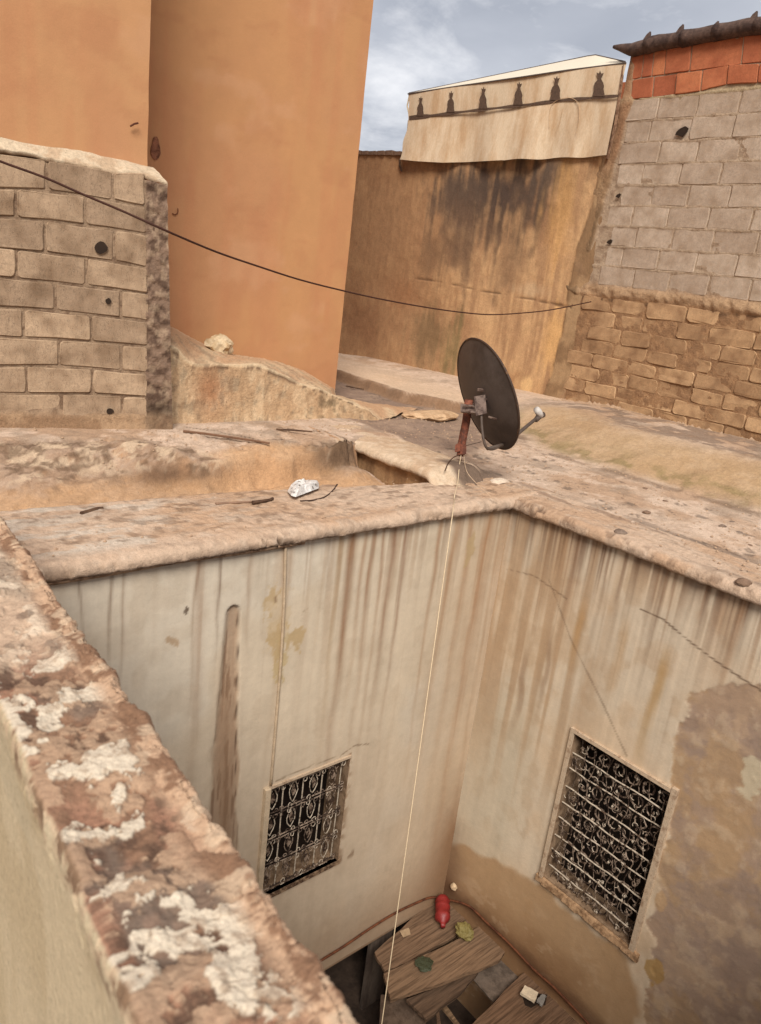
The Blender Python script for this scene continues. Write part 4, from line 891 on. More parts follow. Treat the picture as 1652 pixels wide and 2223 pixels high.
# =================================================================== FAR RIGHT BLOCK WALL
bwr = thing('block_wall', 'far right wall of grey blocks on brown blocks topped with red brick', 'wall', (XB, 4.4, .3))
NX = np.array([-1., 0, 0])
PRr = lambda x, y: at_x(x*.3662+1139.6, y*.3662+162.8, XB)
def yz(p): return p[1], p[2]
lefts = [570, 600, 565, 550, 570, 485, 505, 470, 432]
jnt = [[790, 1020, 1265], [745, 985, 1238], [800, 1025, 1272], [698, 922, 1162], [752, 968, 1212], [634, 848, 1088, 1345], [655, 872, 1112, 1380], [570, 785, 1016, 1258], [640, 852, 1090, 1345]]
Zr = [3.452-.2106*k for k in range(10)]
rowy = [205, 320, 455, 595, 730, 860, 995, 1120, 1245]
for r in range(9):
    ys = [at_x(x*.3662+1139.6, rowy[r]*.3662+162.8, XB)[1] for x in [lefts[r]]+jnt[r]]
    while ys[-1] > 2.6: ys.append(ys[-1]-rnd.uniform(.43, .45))
    for k in range(len(ys)-1):
        g = .004; sl = .010*math.sin(r*1.7+k*.8); sh = .020*(rnd.random()-.3)
        q = [(XB, ys[k]-g, Zr[r]-.005+sl*.3), (XB, ys[k+1]+g, Zr[r]-.005-sl*.3), (XB, ys[k+1]+g+sh*.3, Zr[r+1]+.005), (XB, ys[k]-g+sh*.3, Zr[r+1]+.005)]
        block('grey_block', q, NX, M_blockR, bwr, proud=rnd.uniform(.004, .012), jit=.006, rad=.010, tilt=.006)
# red hollow bricks
z6 = lambda x, y: at_x(x*.2116+1302.5, y*.2116, XB)
rA_t = [(320, 590), (600, 500), (900, 460), (1250, 370), (1652, 350), (2300, 290)]; rA_b = [(250, 835), (420, 800), (640, 770), (900, 735), (1140, 705), (1330, 660), (1652, 650), (2300, 590)]
rB_b = [(180, 1035), (560, 1000), (780, 972), (1040, 935), (1300, 870), (1652, 850), (2300, 800)]
for (t_, b_, js, sl) in [(rA_t, rA_b, [330, 455, 560, 690, 950, 1480, 1980, 2300], -28), (rB_t := [(x, y+8) for x, y in rA_b], rB_b, [230, 335, 560, 795, 1055, 1325, 1640, 2000, 2300], -22)]:
    for k in range(len(js)-1):
        x0, x1 = js[k], js[k+1]
        block('red_brick', [z6(x0+4, ipl(t_, x0)), z6(x1-4, ipl(t_, x1)), z6(x1+sl-4, ipl(b_, x1+sl)), z6(x0+sl+4, ipl(b_, x0+sl))], NX, M_red, bwr, proud=rnd.uniform(.004, .02), jit=.003, rad=.006)
# brown blocks below the mortar band
zb = [1.44, 1.27, 1.11, .95, .80, .65, .49, .34, .18]
for r in range(8):
    y = 5.62-rnd.uniform(0, .3)+ (0 if r < 3 else .1)
    while y > 2.4:
        w = rnd.uniform(.34, .48); j = rnd.uniform(-.008, .008); s2 = rnd.uniform(-.02, .02)
        q = [(XB, y-.006, zb[r]-.002+j), (XB, y-w+.006, zb[r]-.004-j+s2*.5), (XB, y-w+.005+j, zb[r+1]+.006+j*.5), (XB, y-.005+j, zb[r+1]+.008-s2*.5)]
        block('brown_block', q, NX, M_stone, bwr, proud=rnd.uniform(.006, .020), jit=.009, rad=.022, tilt=.015); y -= w
# mortar sheet
ys = np.arange(2.3, 5.86, .018); zs = np.arange(.05, 4.05, .018); Uu, Vv = np.meshgrid(ys, zs, indexing='ij')
n2 = fbm(Uu*5, Vv*5, None, 4, 462); n3 = fbm(Uu*17, Vv*17, None, 4, 463)
low = sst(1.62, 1.5, Vv); band = np.exp(-((Vv-1.50+.03*(n2-.5))/.055)**4)
c = np.broadcast_to(al(182, 158, 132), Uu.shape+(3,)).copy(); c = mixc(c, al(144, 118, 94), sst(.52, .66, n3)*.6)
c = c*(1-low[..., None])+al(168, 130, 94)*low[..., None]; c = mixc(c, al(128, 96, 70), low*sst(.46, .6, n3)*.5)
c = mixc(c, al(184, 152, 118), band*.85); c = mixc(c, al(100, 76, 56), sst(.03, .0, np.abs(Vv-1.40-.05*(n2-.5)))*sst(.42, .6, n3+.1)*.8)
yl = np.interp(Vv, [.3, 1.5, 2.0, 2.6, 3.45, 4.0], [5.7, 5.60, 5.52, 5.45, 5.36, 5.48])
bead = sum(np.exp(-((Vv-z_-.004*np.sin(Uu*7+i_*2))/.010)**2) for i_, z_ in enumerate(Zr[:9]))*(.3+.9*fbm(Uu*5, Vv*3, None, 4, 465)); c = mixc(c, al(196, 172, 144), np.clip(bead, 0, 1)*.5); bead = bead*(Uu < yl-.06)
lef = sst(0, .05, Uu-yl+.08*(n2-.5)); c = mixc(c, al(160, 128, 94), lef*.9); c = mixc(c, al(116, 92, 66), lef*sst(.46, .58, fbm(Uu*9, Vv*4, None, 4, 464))*.7)
c = mixc(c, al(186, 164, 128), np.exp(-((Vv-3.46)/.04)**2)*.8)
c = mixc(c, al(172, 122, 90), lef*sst(2.6, 3.0, Vv)*.4)
D_ = .010*(n3-.5)+.020*bead*(Vv > 1.6)+band*(.016+.05*(n2-.5)+.035*(n3-.5))+low*.020*(n2-.15)+lef*(.018+.03*(n2-.5))
tl_ = sorted([tuple(z6(x_, y_)[1:]) for x_, y_ in rA_t]); lim = np.interp(Uu, [q[0] for q in tl_], [q[1] for q in tl_])+.02
P = np.stack([XB-D_, Uu, np.minimum(Vv, np.where(Vv > 3.44, lim, 9))], -1); kp = ~((Uu[:-1, :-1] > 5.50+.0*Uu[:-1, :-1]) & (Vv[:-1, :-1] > 3.46)); sheet('mortar', P, M_mortar, bwr, c, kp)
mb = MB(); mb.box((XB+.012, 2.3, .0), (XB+.22, 5.80, 3.44)); mb.box((XB+.012, 2.3, 3.441), (XB+.22, 5.49, 3.82)); mb.obj('wall_core', M_backing, bwr)
for px_, py_, r_ in [(1480, 286, .045), (1342, 425, .022), (1323, 525, .024)]:
    p = at_x(px_, py_, XB-.028); mb = MB(); q = [p+np.array([0, r_*1.5*math.cos(t)*(1+.3*math.sin(2*t+px_)), r_*math.sin(t)*(1+.25*math.cos(3*t))]) for t in np.linspace(0, 2*math.pi, 11)[:-1]]; mb.slab(q, .004, NX); mb.obj('hole', M_hole, bwr)

# ---- dark tiled roof edge over the red bricks
M_tile = mat_plain('dark_roof_tile', al(98, 78, 68), c2=al(70, 54, 48), c2s=9, var=(30, .7, 1.25), bmp=(60, .8, .01))
rf = thing('tiled_roof', 'dark clay tiled roof edge with upturned knobs above the red bricks', 'roof', (XB, 4.5, 4.0))
cen = [(150, 480), (330, 512), (490, 470), (600, 440), (900, 392), (1100, 352), (1250, 326), (1530, 275), (1660, 262), (2000, 195), (2400, 115)]
segs = [(140, 600), (480, 960), (850, 1270), (1180, 1700), (1600, 2050), (1980, 2400)]
for i, (x0, x1) in enumerate(segs):
    pts = []; rs = []
    for t in np.linspace(0, 1, 9):
        x = x0+(x1-x0)*t; p = at_x(x*.2116+1302.5, (ipl(cen, x)+2*math.sin(x*.02))*.2116, XB-.03); pts.append(p); r = .078*(1.0-.12*t)*(1+.04*math.sin(t*7+i))
        if i == 0: r *= .22+.78*min(1, t*1.9+.0)
        rs.append(r)
    mb = MB(); mb.tube(pts, rs, 12); mb.obj('ridge_tile', M_tile, rf, True)
for (x, y) in [(492, 372), (828, 300), (1185, 268), (1580, 168), (1960, 90)]:
    p = at_x(x*.2116+1302.5, y*.2116, XB-.05); mb = MB(); s = .8 if x < 200 else 1
    mb.tube([p+np.array([0, .0, -.09]), p+np.array([0, .005, -.03]), p+np.array([0, -.008, .010]), p+np.array([0, -.020, .040*s])], [.050*s, .040*s, .026*s, .008], 7); mb.obj('tile_knob', M_tile, rf)
mb = MB(); A0 = at_x(340*.2116+1302.5, 560*.2116, XB+.0); A1 = at_x(2400*.2116+1302.5, 200*.2116, XB)
A0 = A0+np.array([.04, -.12, -.01]); q = [A0, A1, A1+np.array([1.6, 0, .05]), A0+np.array([1.6, 0, .05])]; mb.slab(q, .03, np.array([0, 0, 1.])); mb.obj('roof_plane', M_tile, rf)

# =================================================================== AWNING
aw = thing('awning', 'cream canvas awning printed with dark finials and a stripe, hanging over the ochre wall', 'awning', tuple(CO+DO*1.5+UP*2.6))
def AO(px, py, off=.06): return at_plane(px, py, CO+NO*off, NO)
M_canvas = mat_plain('cream_canvas', al(214, 192, 162), rough=.9, c2=al(190, 158, 122), c2s=7, c2r=(.42, .68), var=(4, .93, 1.05), bmp=(160, .2, .001), stretch=(1, 1, .25))
M_canvas2 = mat_plain('canvas_top', al(220, 208, 186), rough=.9, bmp=(160, .2, .001), var=(6, .96, 1.03))
M_print = mat_plain('dark_print', al(92, 72, 58), bmp=None, var=(60, .7, 1.2))
fold = [(886, 204), (990, 188), (1130, 168), (1230, 153), (1360, 137)]; strp = [(888, 256), (925, 252), (1020, 241), (1120, 230), (1225, 217), (1342, 208)]
hem = [(868, 346), (905, 350), (960, 353), (1010, 352), (1100, 347), (1220, 343), (1316, 338)]
def lerp_poly(pl, t): 
    x = pl[0][0]+(pl[-1][0]-pl[0][0])*t; return x, ipl(pl, x)
n = 100; P = np.zeros((n, 40, 3))
for i in range(n):
    t = i/(n-1); a = np.array(lerp_poly(fold, t)); b = np.array(lerp_poly(strp, t)); h_ = np.array(lerp_poly(hem, t))
    if t > .5: h_ = h_+np.array([0, 1.5*math.sin(t*30)])
    for j in range(40):
        if j < 14: p = a+(b-a)*j/13
        else: p = b+(h_-b)*(j-13)/26
        dn = max(0, (j-13)/26); off = .06+.012*math.sin(t*9+j*.1)+dn*(.05*math.sin(t*13+.5*dn)+.03*math.sin(t*31+1)+.03)+.03*math.exp(-((t-.12)/.04)**2)*dn
        P[i, j] = AO(p[0]+(1.5*math.sin(j*.4) if i == 0 else 0), p[1], max(off, .03))
P2 = P - NO*.004
sheet('valance', P, M_canvas, aw); sheet('valance_lining', P2, M_canvas, aw)
R0 = AO(1290, 119, -.9); R1 = AO(1357, 134, .06)
n = 30; P = np.zeros((n, 6, 3))
for i in range(n):
    t = i/(n-1); a = AO(*lerp_poly(fold, t), .06); xr = 888+(1357-888)*t; yr = 202+(119-202)*min(1, (xr-888)/402) if xr < 1290 else 119+(134-119)*(xr-1290)/67
    b = AO(xr, yr, .06-.9*math.sin(math.pi*min(1, max(0, t)))**.6)
    for j in range(6): s = j/5; P[i, j] = a*(1-s)+b*s
sheet('canopy_top', P, M_canvas2, aw); sheet('canopy_lining', P-UP*.004, M_canvas2, aw)
mb = MB(); mb.tube([P[i, 5] for i in range(n)], .009, 5); mb.tube([P[i, 0]+NO*.008 for i in range(n)], .008, 5); mb.obj('frame_rail', mat_plain('frame_dark', al(96, 84, 78)), aw)
mb = MB(); mb.tube([AO(889, 206, .05), AO(884, 230, .05), AO(890, 258, .06)], .010, 6); mb.tube([AO(887, 262, .03), AO(883, 310, .03), AO(882, 340, .03)], .012, 6); mb.obj('frame_post', mat_plain('frame_pale', al(214, 196, 164)), aw)
# dark triangular wing where the canopy rail meets the wall
q = []
for i in range(60):
    t = i/59; x, y = lerp_poly(strp, t); w = 3.0+.8*math.sin(i*.7)+ (1.2 if t < .1 else 0)
    q.append((AO(x, y-w, .082), AO(x, y+w, .082)))
mb = MB(); mb.add([p for pr in q for p in pr]+[p-NO*.004 for pr in q for p in pr], [(2*i, 2*i+1, 2*i+3, 2*i+2) for i in range(59)]+[(120+2*i+2, 120+2*i+3, 120+2*i+1, 120+2*i) for i in range(59)]); mb.obj('printed_stripe', M_print, aw)
mot = [(-.5, 0), (.5, 0), (.42, .16), (.36, .30), (.40, .42), (.30, .55), (.16, .66), (.13, .74), (.24, .84), (.30, .93), (.12, .90), (.02, 1.02), (-.06, .90), (-.24, .95), (-.18, .84), (-.12, .74), (-.15, .64), (-.34, .54), (-.42, .40), (-.34, .28), (-.44, .14)]
for k, (x, h_, w) in enumerate([(912, 42, 16), (978, 46, 18), (1048, 47, 19), (1124, 50, 21), (1205, 52, 24), (1299, 55, 28)]):
    y = ipl(strp, x)-2; mb = MB(); sh = 3 if k > 2 else 1
    mb.slab([AO(x+u*w+v*sh+rnd.uniform(-.5, .5), y-v*h_, .088) for u, v in mot], .004, NO); mb.obj('printed_finial', M_print, aw)
# faint patch sewn on the cloth
mb = MB(); mb.tube(smooth_path([AO(*p, .085) for p in [(1192, 278), (1194, 240), (1203, 222), (1225, 213), (1245, 215), (1257, 230), (1257, 262), (1251, 290)]], 4), .0035, 4); mb.tube(smooth_path([AO(*p, .085) for p in [(1222, 236), (1216, 262), (1208, 285)]], 3), .003, 4); mb.obj('seam', mat_plain('seam_tan', al(196, 164, 128), bmp=None), aw)
mb = MB(); mb.tube([AO(868, 346, .05), AO(868, 358, .03), AO(872, 372, .02)], .014, 5); mb.obj('tie_end', M_print, aw)
# dark gap post between awning and block wall
mb = MB(); mb.tube([at_x(1354, 138, XB-.05), at_x(1346, 200, XB-.05), at_x(1336, 270, XB-.05), at_x(1318, 345, XB-.05)], .018, 6); o = mb.obj('post', mat_plain('post_grey', al(150, 118, 92), c2=al(96, 66, 48))); tag(o, 'slim stained post between the awning and the red bricks', 'post')

# =================================================================== SATELLITE DISH
dish = thing('satellite_dish', 'dark satellite dish seen from behind on a rusty mast at the courtyard corner', 'satellite dish', tuple(at_z(1005, 987, .19)))
M_dish = mat_plain('dish_paint', al(84, 74, 68), rough=.55, spec=.35, c2=al(66, 56, 50), c2s=3, bmp=(40, .1, .002), var=(8, .92, 1.1))
M_drim = mat_plain('dish_rim', al(70, 54, 44), rough=.6, c2=al(120, 88, 60), c2s=22, c2r=(.55, .7))
M_rust = mat_plain('rusty_mast', al(136, 80, 60), c2=al(92, 58, 46), c2s=22, bmp=(80, .5, .003))
M_brk = mat_plain('bracket_metal', al(120, 100, 88), rough=.6, c2=al(70, 50, 40), c2s=26)
M_arm = mat_plain('arm_metal', al(92, 78, 68), rough=.6)
DC = at_depth(1057, 857, 5.56); nD = unit(RM @ np.array([.88, -.36, .26])); maj = unit(RM @ np.array([.34, .94, 0])); maj = unit(maj-nD*maj.dot(nD)); mnr = np.cross(nD, maj)
Rd = .418; V = []; NR, NA = 12, 48
for side in (0, 1):
    for i in range(NR+1):
        r = Rd*i/NR
        for k in range(NA):
            g = 2*math.pi*k/NA; dep = .085*((r/Rd)**2-1); V.append(DC+maj*(r*math.cos(g))+mnr*(r*.97*math.sin(g))+nD*(dep+.004*side))
F = []
for side in (0, 1):
    o_ = side*(NR+1)*NA
    for i in range(NR):
        for k in range(NA): F.append((o_+i*NA+k, o_+i*NA+(k+1) % NA, o_+(i+1)*NA+(k+1) % NA, o_+(i+1)*NA+k) if side else (o_+(i+1)*NA+k, o_+(i+1)*NA+(k+1) % NA, o_+i*NA+(k+1) % NA, o_+i*NA+k))
mesh_obj('reflector', V, F, M_dish, dish, True)
mb = MB(); mb.tube([DC+maj*(Rd*math.cos(g))+mnr*(Rd*.97*math.sin(g))+nD*.002 for g in np.linspace(0, 2*math.pi, 49)], .0085, 6, False); mb.obj('rim', M_drim, dish, True)
dp = lambda px, py, d: at_depth(px, py, d)
m0 = dp(1000, 990, 5.66); m1 = dp(1003, 960, 5.64); m2 = dp(1012, 915, 5.60); m3 = dp(1018, 868, 5.55)
mb = MB(); mb.tube([m0, m1, m2, m3], .030, 10); mb.obj('mast', M_rust, dish, True)
mb = MB(); f0 = dp(990, 975, 5.62); mb.slab([dp(994, 962, 5.60), dp(1012, 966, 5.60), dp(1012, 985, 5.62), dp(992, 986, 5.62)], .02); mb.slab([dp(990, 966, 5.6), dp(1000, 960, 5.58), dp(1000, 980, 5.58), dp(989, 982, 5.6)], .012); mb.obj('clamp_foot', M_rust, dish)
bk_ = DC-nD*.10
mb = MB(); mb.slab([dp(1002, 878, 5.50), dp(1048, 884, 5.46), dp(1050, 902, 5.46), dp(1002, 896, 5.50)], .05); mb.obj('bracket_plate', M_brk, dish)
mb = MB(); mb.slab([dp(1028, 862, 5.44), dp(1052, 858, 5.44), dp(1056, 898, 5.44), dp(1032, 904, 5.44)], .03); mb.obj('bracket_plate', M_brk, dish)
mb = MB(); mb.tube([dp(1030, 885, 5.47), DC-nD*.07], .026, 8); mb.obj('pivot', M_brk, dish)
for a_, b_, r_ in [((1005, 881), (1050, 886), .006), ((1005, 893), (1054, 898), .006), ((1036, 846), (1056, 848), .012), ((1040, 870), (1062, 866), .008), ((1060, 905), (1078, 910), .008)]:
    mb = MB(); mb.tube([dp(*a_, 5.42), dp(*b_, 5.42)], r_, 6); mb.obj('bolt', mat_pale if 'mat_pale' in globals() else M_brk, dish)
mb = MB(); mb.tube(smooth_path([dp(1045, 898, 5.44), dp(1046, 925, 5.42), dp(1050, 955, 5.42), dp(1057, 972, 5.44), dp(1070, 975, 5.50), dp(1086, 968, 5.56)], 5), .010, 7); mb.obj('arm_bend', M_arm, dish, True)
mb = MB(); mb.tube([dp(1058, 974, 5.46), dp(1090, 966, 5.58), dp(1120, 945, 5.66), dp(1168, 905, 5.82)], [.012, .014, .014, .013], 8); mb.obj('feed_arm', M_arm, dish, True)
mb = MB(); mb.tube([dp(1163, 912, 5.80), dp(1172, 902, 5.83), dp(1180, 900, 5.85)], [.020, .026, .022], 9); hd = mb.obj('feed_holder', M_arm, dish, True)
mb = MB(); mb.tube([dp(1176, 904, 5.82), dp(1170, 896, 5.80), dp(1164, 888, 5.77)], [.018, .028, .024], 9); mb.obj('feed_horn', mat_plain('horn_plastic', al(206, 198, 188), rough=.5, bmp=None), dish, True)
mb = MB(); mb.tube(smooth_path([dp(1010, 968, 5.6), dp(1025, 964, 5.55), dp(1045, 959, 5.5)], 4), .0028, 4); mb.obj('earth_wire', M_arm, dish)

# =================================================================== STRINGS, CABLES
M_str = mat_plain('twine', al(222, 198, 162), bmp=None, var=(90, .9, 1.1)); M_thin = mat_plain('thin_cord', al(206, 178, 146), bmp=None)
edge = at_z(986, 1098, .03); edge = np.array([edge[0]-.0, YL-.070, .045]); t0 = m0+np.array([-.03, -.03, .02])
edge = at_y(987, 1075, YL-.065)
pts = [t0, at_z(997, 1012, .175), at_z(994, 1045, .13), edge]
e1 = at_y(984, 1104, YL-.078); e2 = at_z(818, 2300, -2.75); pts += [e1+(e2-e1)*t for t in np.linspace(0, 1, 9)]
mb = MB(); mb.tube(smooth_path(pts, 4), .0032, 6); o = mb.obj('string', M_str, None, True); tag(o, 'pale taut string hanging from the dish mast down into the courtyard', 'string')
mb = MB(); mb.tube(smooth_path([m0+np.array([0, -.03, .02]), at_z(1012, 1020, .17), at_z(1030, 1045, .135), at_z(1062, 1075, .11), at_y(1080, 1092, YL-.06)], 5), .0022, 4); o = mb.obj('string', M_thin); tag(o, 'hair-thin cord slack across the dark patch beside the dish mast', 'string')
mb = MB(); mb.tube(smooth_path([m0+np.array([0, -.03, .02]), at_z(990, 990, .21), at_z(975, 1002, .20), at_z(966, 1022, .18)], 5), .004, 5); o = mb.obj('wire', mat_plain('dark_wire', al(84, 58, 42), bmp=None)); tag(o, 'short dark wire looped over the mortar mound under the mast', 'wire')
cp = [(-30, 333), (0, 350), (96, 385), (180, 422), (270, 460), (370, 505), (470, 547), (560, 578), (650, 607), (740, 630), (830, 650), (930, 668), (1010, 679), (1070, 683), (1140, 679), (1200, 672), (1283, 655)]
pts = [at_depth(px_, py_, float(np.interp(px_, [-30, 372, 1283], [3.9, 4.35, 8.62]))) for px_, py_ in cp]
mb = MB(); mb.tube(smooth_path(pts, 4), .0065, 6); o = mb.obj('cable', mat_plain('black_cable', al(70, 40, 28), bmp=None, rough=.7), None, True); tag(o, 'dark sagging cable strung across from the left block wall to the far corner', 'cable')
q1 = [at_y(*p, YL-.018) for p in [(560, 2172), (640, 2120), (689, 2090), (749, 2053), (800, 2018), (855, 1984), (900, 1962), (937, 1948)]]; q2 = [np.array([XR-.05, YL-.07, -3.27])]+[at_x(*p, XR-.020) for p in [(1016, 1966), (1057, 2003), (1108, 2051), (1158, 2104), (1204, 2145), (1278, 2223), (1330, 2280)]]  # right-hand run stands for the dark contact gap along that wall
mb = MB(); mb.tube(smooth_path(q1+q2, 4), .009, 6); o = mb.obj('cable', mat_plain('rusty_cable_and_gap', al(120, 72, 46), c2=al(84, 48, 32), c2s=14), None, True); tag(o, 'rust-brown cable along the left courtyard wall, its right run standing for the dark gap at the planks', 'cable')

# =================================================================== PLANKS AND RUBBISH AT THE BOTTOM
def wood(name, r, g, b): return mat_plain(name, al(r, g, b), c2=al(r*.74, g*.72, b*.7), c2s=50, stretch=(.06, 1, 1), var=(60, .80, 1.15), bmp=(60, .8, .006))
z7 = lambda x, y, z: at_z(x*.4600+597, y*.4600+1791, z)
def rag(pts, z, k=5, a=.010):
    o = []
    for i in range(len(pts)):
        p = z7(*pts[i], z if not hasattr(z, '__len__') else z[i]); q = z7(*pts[(i+1) % len(pts)], z if not hasattr(z, '__len__') else z[(i+1) % len(pts)])
        for t in range(k):
            s = t/k; j = np.array([rnd.uniform(-a, a), rnd.uniform(-a, a), 0]) if t else 0
            o.append(p+(q-p)*s+j)
    return o
def plank(label, pts, z, mat, th=.026, a=.007, cat='plank', name='plank'):
    mb = MB(); o = rag(pts, z, 5, a); mb.slab(o, th, np.array([0, 0, 1.])); ob = mb.obj(name, mat); tag(ob, label, cat); return ob
W1, W2_, W3 = wood('board_tan', 134, 106, 82), wood('board_warm', 142, 113, 87), wood('board_brown', 108, 85, 66)
plank('wide plank wedged in the back corner under the red bottle', [(470, 600), (750, 352), (870, 320), (985, 400), (850, 520), (640, 640), (520, 690)], -3.34, W1)
plank('plank with a knot lying across the middle of the pile', [(512, 700), (760, 590), (1000, 462), (1065, 520), (1105, 575), (1055, 640), (800, 740), (545, 825)], -3.30, W2_, .030)
plank('torn brown board sticking out beneath the knotted plank', [(620, 822), (960, 690), (880, 790), (715, 920)], -3.36, W3)
plank('long board leaning low along the right wall, nearest plank to it', [(900, 975), (1200, 668), (1325, 775), (1480, 935), (1520, 1000), (1300, 1120), (900, 1100)], -3.32, wood('board_dull', 130, 100, 76), .03)
plank('grey flat sheet between the knotted plank and the low board', [(930, 720), (1085, 600), (1175, 690), (1030, 835)], -3.40, mat_plain('sheet_grey', al(120, 104, 90), c2=al(96, 82, 70)), .01, .004, 'sheet', 'panel')
plank('narrow whitish batten against the right wall', [(1075, 588), (1092, 580), (1205, 672), (1180, 700)], -3.335, mat_plain('batten_white', al(170, 152, 134)), .02, .004, 'batten', 'batten')
plank('dull grey concrete slab at the bottom left of the pile', [(500, 800), (620, 815), (715, 925), (690, 1050), (490, 1050)], -3.45, mat_plain('slab_grey', al(112, 92, 76), c2=al(90, 72, 58)), .05, .006, 'slab', 'slab')
plank('thin stick standing in the dark gap between the boards', [(780, 850), (800, 838), (872, 938), (858, 945)], -3.50, wood('stick', 150, 120, 90), .02, .002, 'stick', 'stick')
plank('second stick crossing the dark gap, thinner and darker', [(760, 880), (775, 880), (790, 990), (765, 990)], -3.56, wood('stick_dark', 120, 92, 70), .02, .002, 'stick', 'stick')
pn = MB(); a0, a1 = at_y(802, 2046, YL+.06), at_y(838, 2027, YL+.06); a0[2] = a1[2] = -3.37; pn.box((a0[0], YL+.04, -4.1), (a1[0]+.05, YL+.07, -3.37)); o = pn.obj('upright_board', mat_plain('upright_grey', al(104, 90, 78), c2=al(80, 66, 56), stretch=(1, 1, .2))); tag(o, 'grey upright board closing part of the dark opening', 'board')
dm = MB(); dm.box((2.55, 2.0, -4.099), (3.3, 3.3, -4.09)); 
# rubbish
M_redp = mat_plain('red_plastic', al(140, 40, 36), rough=.5, spec=.5, bmp=(90, .3, .003), var=(30, .85, 1.15))
p0 = z7(788, 352, -3.26); p1 = z7(790, 490, -3.29); rb = MB(); ax = [p0+(p1-p0)*t+UP*.02 for t in (0, .08, .2, .5, .8, .95, 1)]
ax = [p0+(p1-p0)*t+UP*.02 for t in np.linspace(0, 1, 17)]; rb.tube(ax, [.036, .050, .056, .058, .052, .058, .059, .053, .060, .054, .060, .060, .052, .040, .026, .020, .020], 14); o = rb.obj('bottle_body', M_redp, None, True); o.name = 'bottle'; tag(o, 'glossy crumpled red plastic bottle on the plank in the corner', 'bottle'); o.data.transform(Matrix.Identity(4)); vv = [v for v in o.data.vertices]; dn_ = fbm(np.array([v.co.x for v in vv])*30, np.array([v.co.y for v in vv])*30, np.array([v.co.z for v in vv])*30, 3, 700)
for v, q_ in zip(vv, dn_): v.co.z += (q_-.5)*.022; v.co.x += (q_-.5)*.018
tag(lump('crumpled_bag', z7(892, 500, -3.25), (.060, .075, .055), mat_plain('yellow_bag', al(138, 124, 74), rough=.5, bmp=(60, .8, .01)), None, 12, .45, 3, 2.6), 'crumpled yellow-green bag tucked in the gap right of the red bottle', 'bag')
tag(lump('crumpled_bag', z7(706, 655, -3.265), (.062, .058, .016), mat_plain('green_bag', al(70, 74, 54), rough=.4, bmp=(60, .8, .01)), None, 15, .5, 3, 2.6), 'small flattened dark green bag on the left end of the knotted plank', 'bag')
plank('white torn card on the low board beside a dark hole', [(1158, 790), (1180, 755), (1243, 790), (1225, 832)], -3.25, mat_plain('card_white', al(226, 206, 176)), .02, .003, 'card', 'card')
plank('small pale paper scrap on the left of the back plank', [(588, 500), (632, 485), (640, 515), (605, 530)], -3.325, mat_plain('paper_tan', al(186, 158, 124)), .004, .002, 'paper', 'paper_scrap')
plank('grey crushed foil scrap touching the white card', [(1236, 830), (1262, 797), (1282, 806), (1262, 850)], -3.27, mat_plain('foil_grey', al(150, 144, 136), rough=.4), .015, .006, 'foil', 'foil_scrap')
hl = MB(); hl.slab([z7(x, y, -3.3165) for x, y in [(1165, 800), (1200, 790), (1285, 800), (1275, 850), (1240, 845), (1210, 862), (1180, 850)]], .002, np.array([0, 0, 1.])); o = hl.obj('hole', M_hole); tag(o, 'dark ragged hole in the low board under the white card', 'hole')
ch = at_x(985, 1925, XR-.02); o = lump('plaster_chunk', ch, (.020, .030, .030), mat_plain('chunk_white', al(206, 178, 142)), None, 8, .4, 2, 2.2); tag(o, 'pale plaster chunk stuck in the courtyard corner above the red bottle', 'plaster')

# =================================================================== SMALL THINGS ON THE ROOF
M_foil = mat_plain('white_foil', al(232, 226, 218), rough=.35, spec=.5, bmp=(80, 1, .01), c2=al(110, 100, 92), c2s=34, c2r=(.56, .62))
fz = .105; mb = MB(); g = [(624, 1062), (634, 1050), (655, 1048), (672, 1044), (682, 1041), (693, 1046), (692, 1056), (676, 1062), (660, 1068), (642, 1075), (632, 1072)]
V = [at_z(x, y+4, fz+.012*rnd.random()) for x, y in g]; cc = sum(V)/len(V); inn = []
for r, hh in ((.75, .035), (.45, .045)): inn.append([cc+(p-cc)*r*rnd.uniform(.85, 1.1)+UP*(hh*rnd.uniform(.5, 1.2)) for p in V])
VV = V+inn[0]+inn[1]+[cc+UP*.035]; k = len(V); F = []
for a_ in (0, k):
    for i in range(k): F += [(a_+i, a_+(i+1) % k, a_+k+(i+1) % k), (a_+i, a_+k+(i+1) % k, a_+k+i)]
F += [(2*k+i, 2*k+(i+1) % k, 3*k) for i in range(k)]+[tuple(range(k-1, -1, -1))]
o = mesh_obj('crumpled_paper', VV, F, M_foil); tag(o, 'crumpled white foil paper lying on the left coping', 'paper')
M_plate = mat_plain('plate_grey', al(176, 148, 122), c2=al(140, 112, 90), c2s=10)
mb = MB(); mb.slab([at_z(x, y, .083) for x, y in [(640, 1083), (664, 1068), (700, 1052), (728, 1052), (730, 1060), (716, 1073), (690, 1083), (662, 1088)]], .006, np.array([0, 0, 1.])); o = mb.obj('flat_disc', M_plate); tag(o, 'flat broken grey disc beside the crumpled white foil paper', 'disc')
mb = MB(); mb.tube(smooth_path([at_z(x, y, .088) for x, y in [(652, 1088), (680, 1086), (705, 1079), (722, 1066), (732, 1052)]], 5), .006, 5); o = mb.obj('bent_wire', mat_plain('wire_dark', al(72, 52, 40), bmp=None)); tag(o, 'dark bent wire curved round the broken grey disc', 'wire')
M_stick = mat_plain('dry_stick', al(104, 78, 58), c2=al(76, 54, 40)); 
def stick(label, pts, z, r, mat=None):
    mb = MB(); mb.tube([at_z(x, y, z) for x, y in pts], [r*(1-.3*i/len(pts)) for i in range(len(pts))], 6); o = mb.obj('stick', mat or M_stick); tag(o, label, 'stick', 'sticks and twigs lying on the roof')
stick('dark broken stick at the far left of the coping', [(176, 1115), (196, 1109), (212, 1104), (224, 1103)], .092, .011)
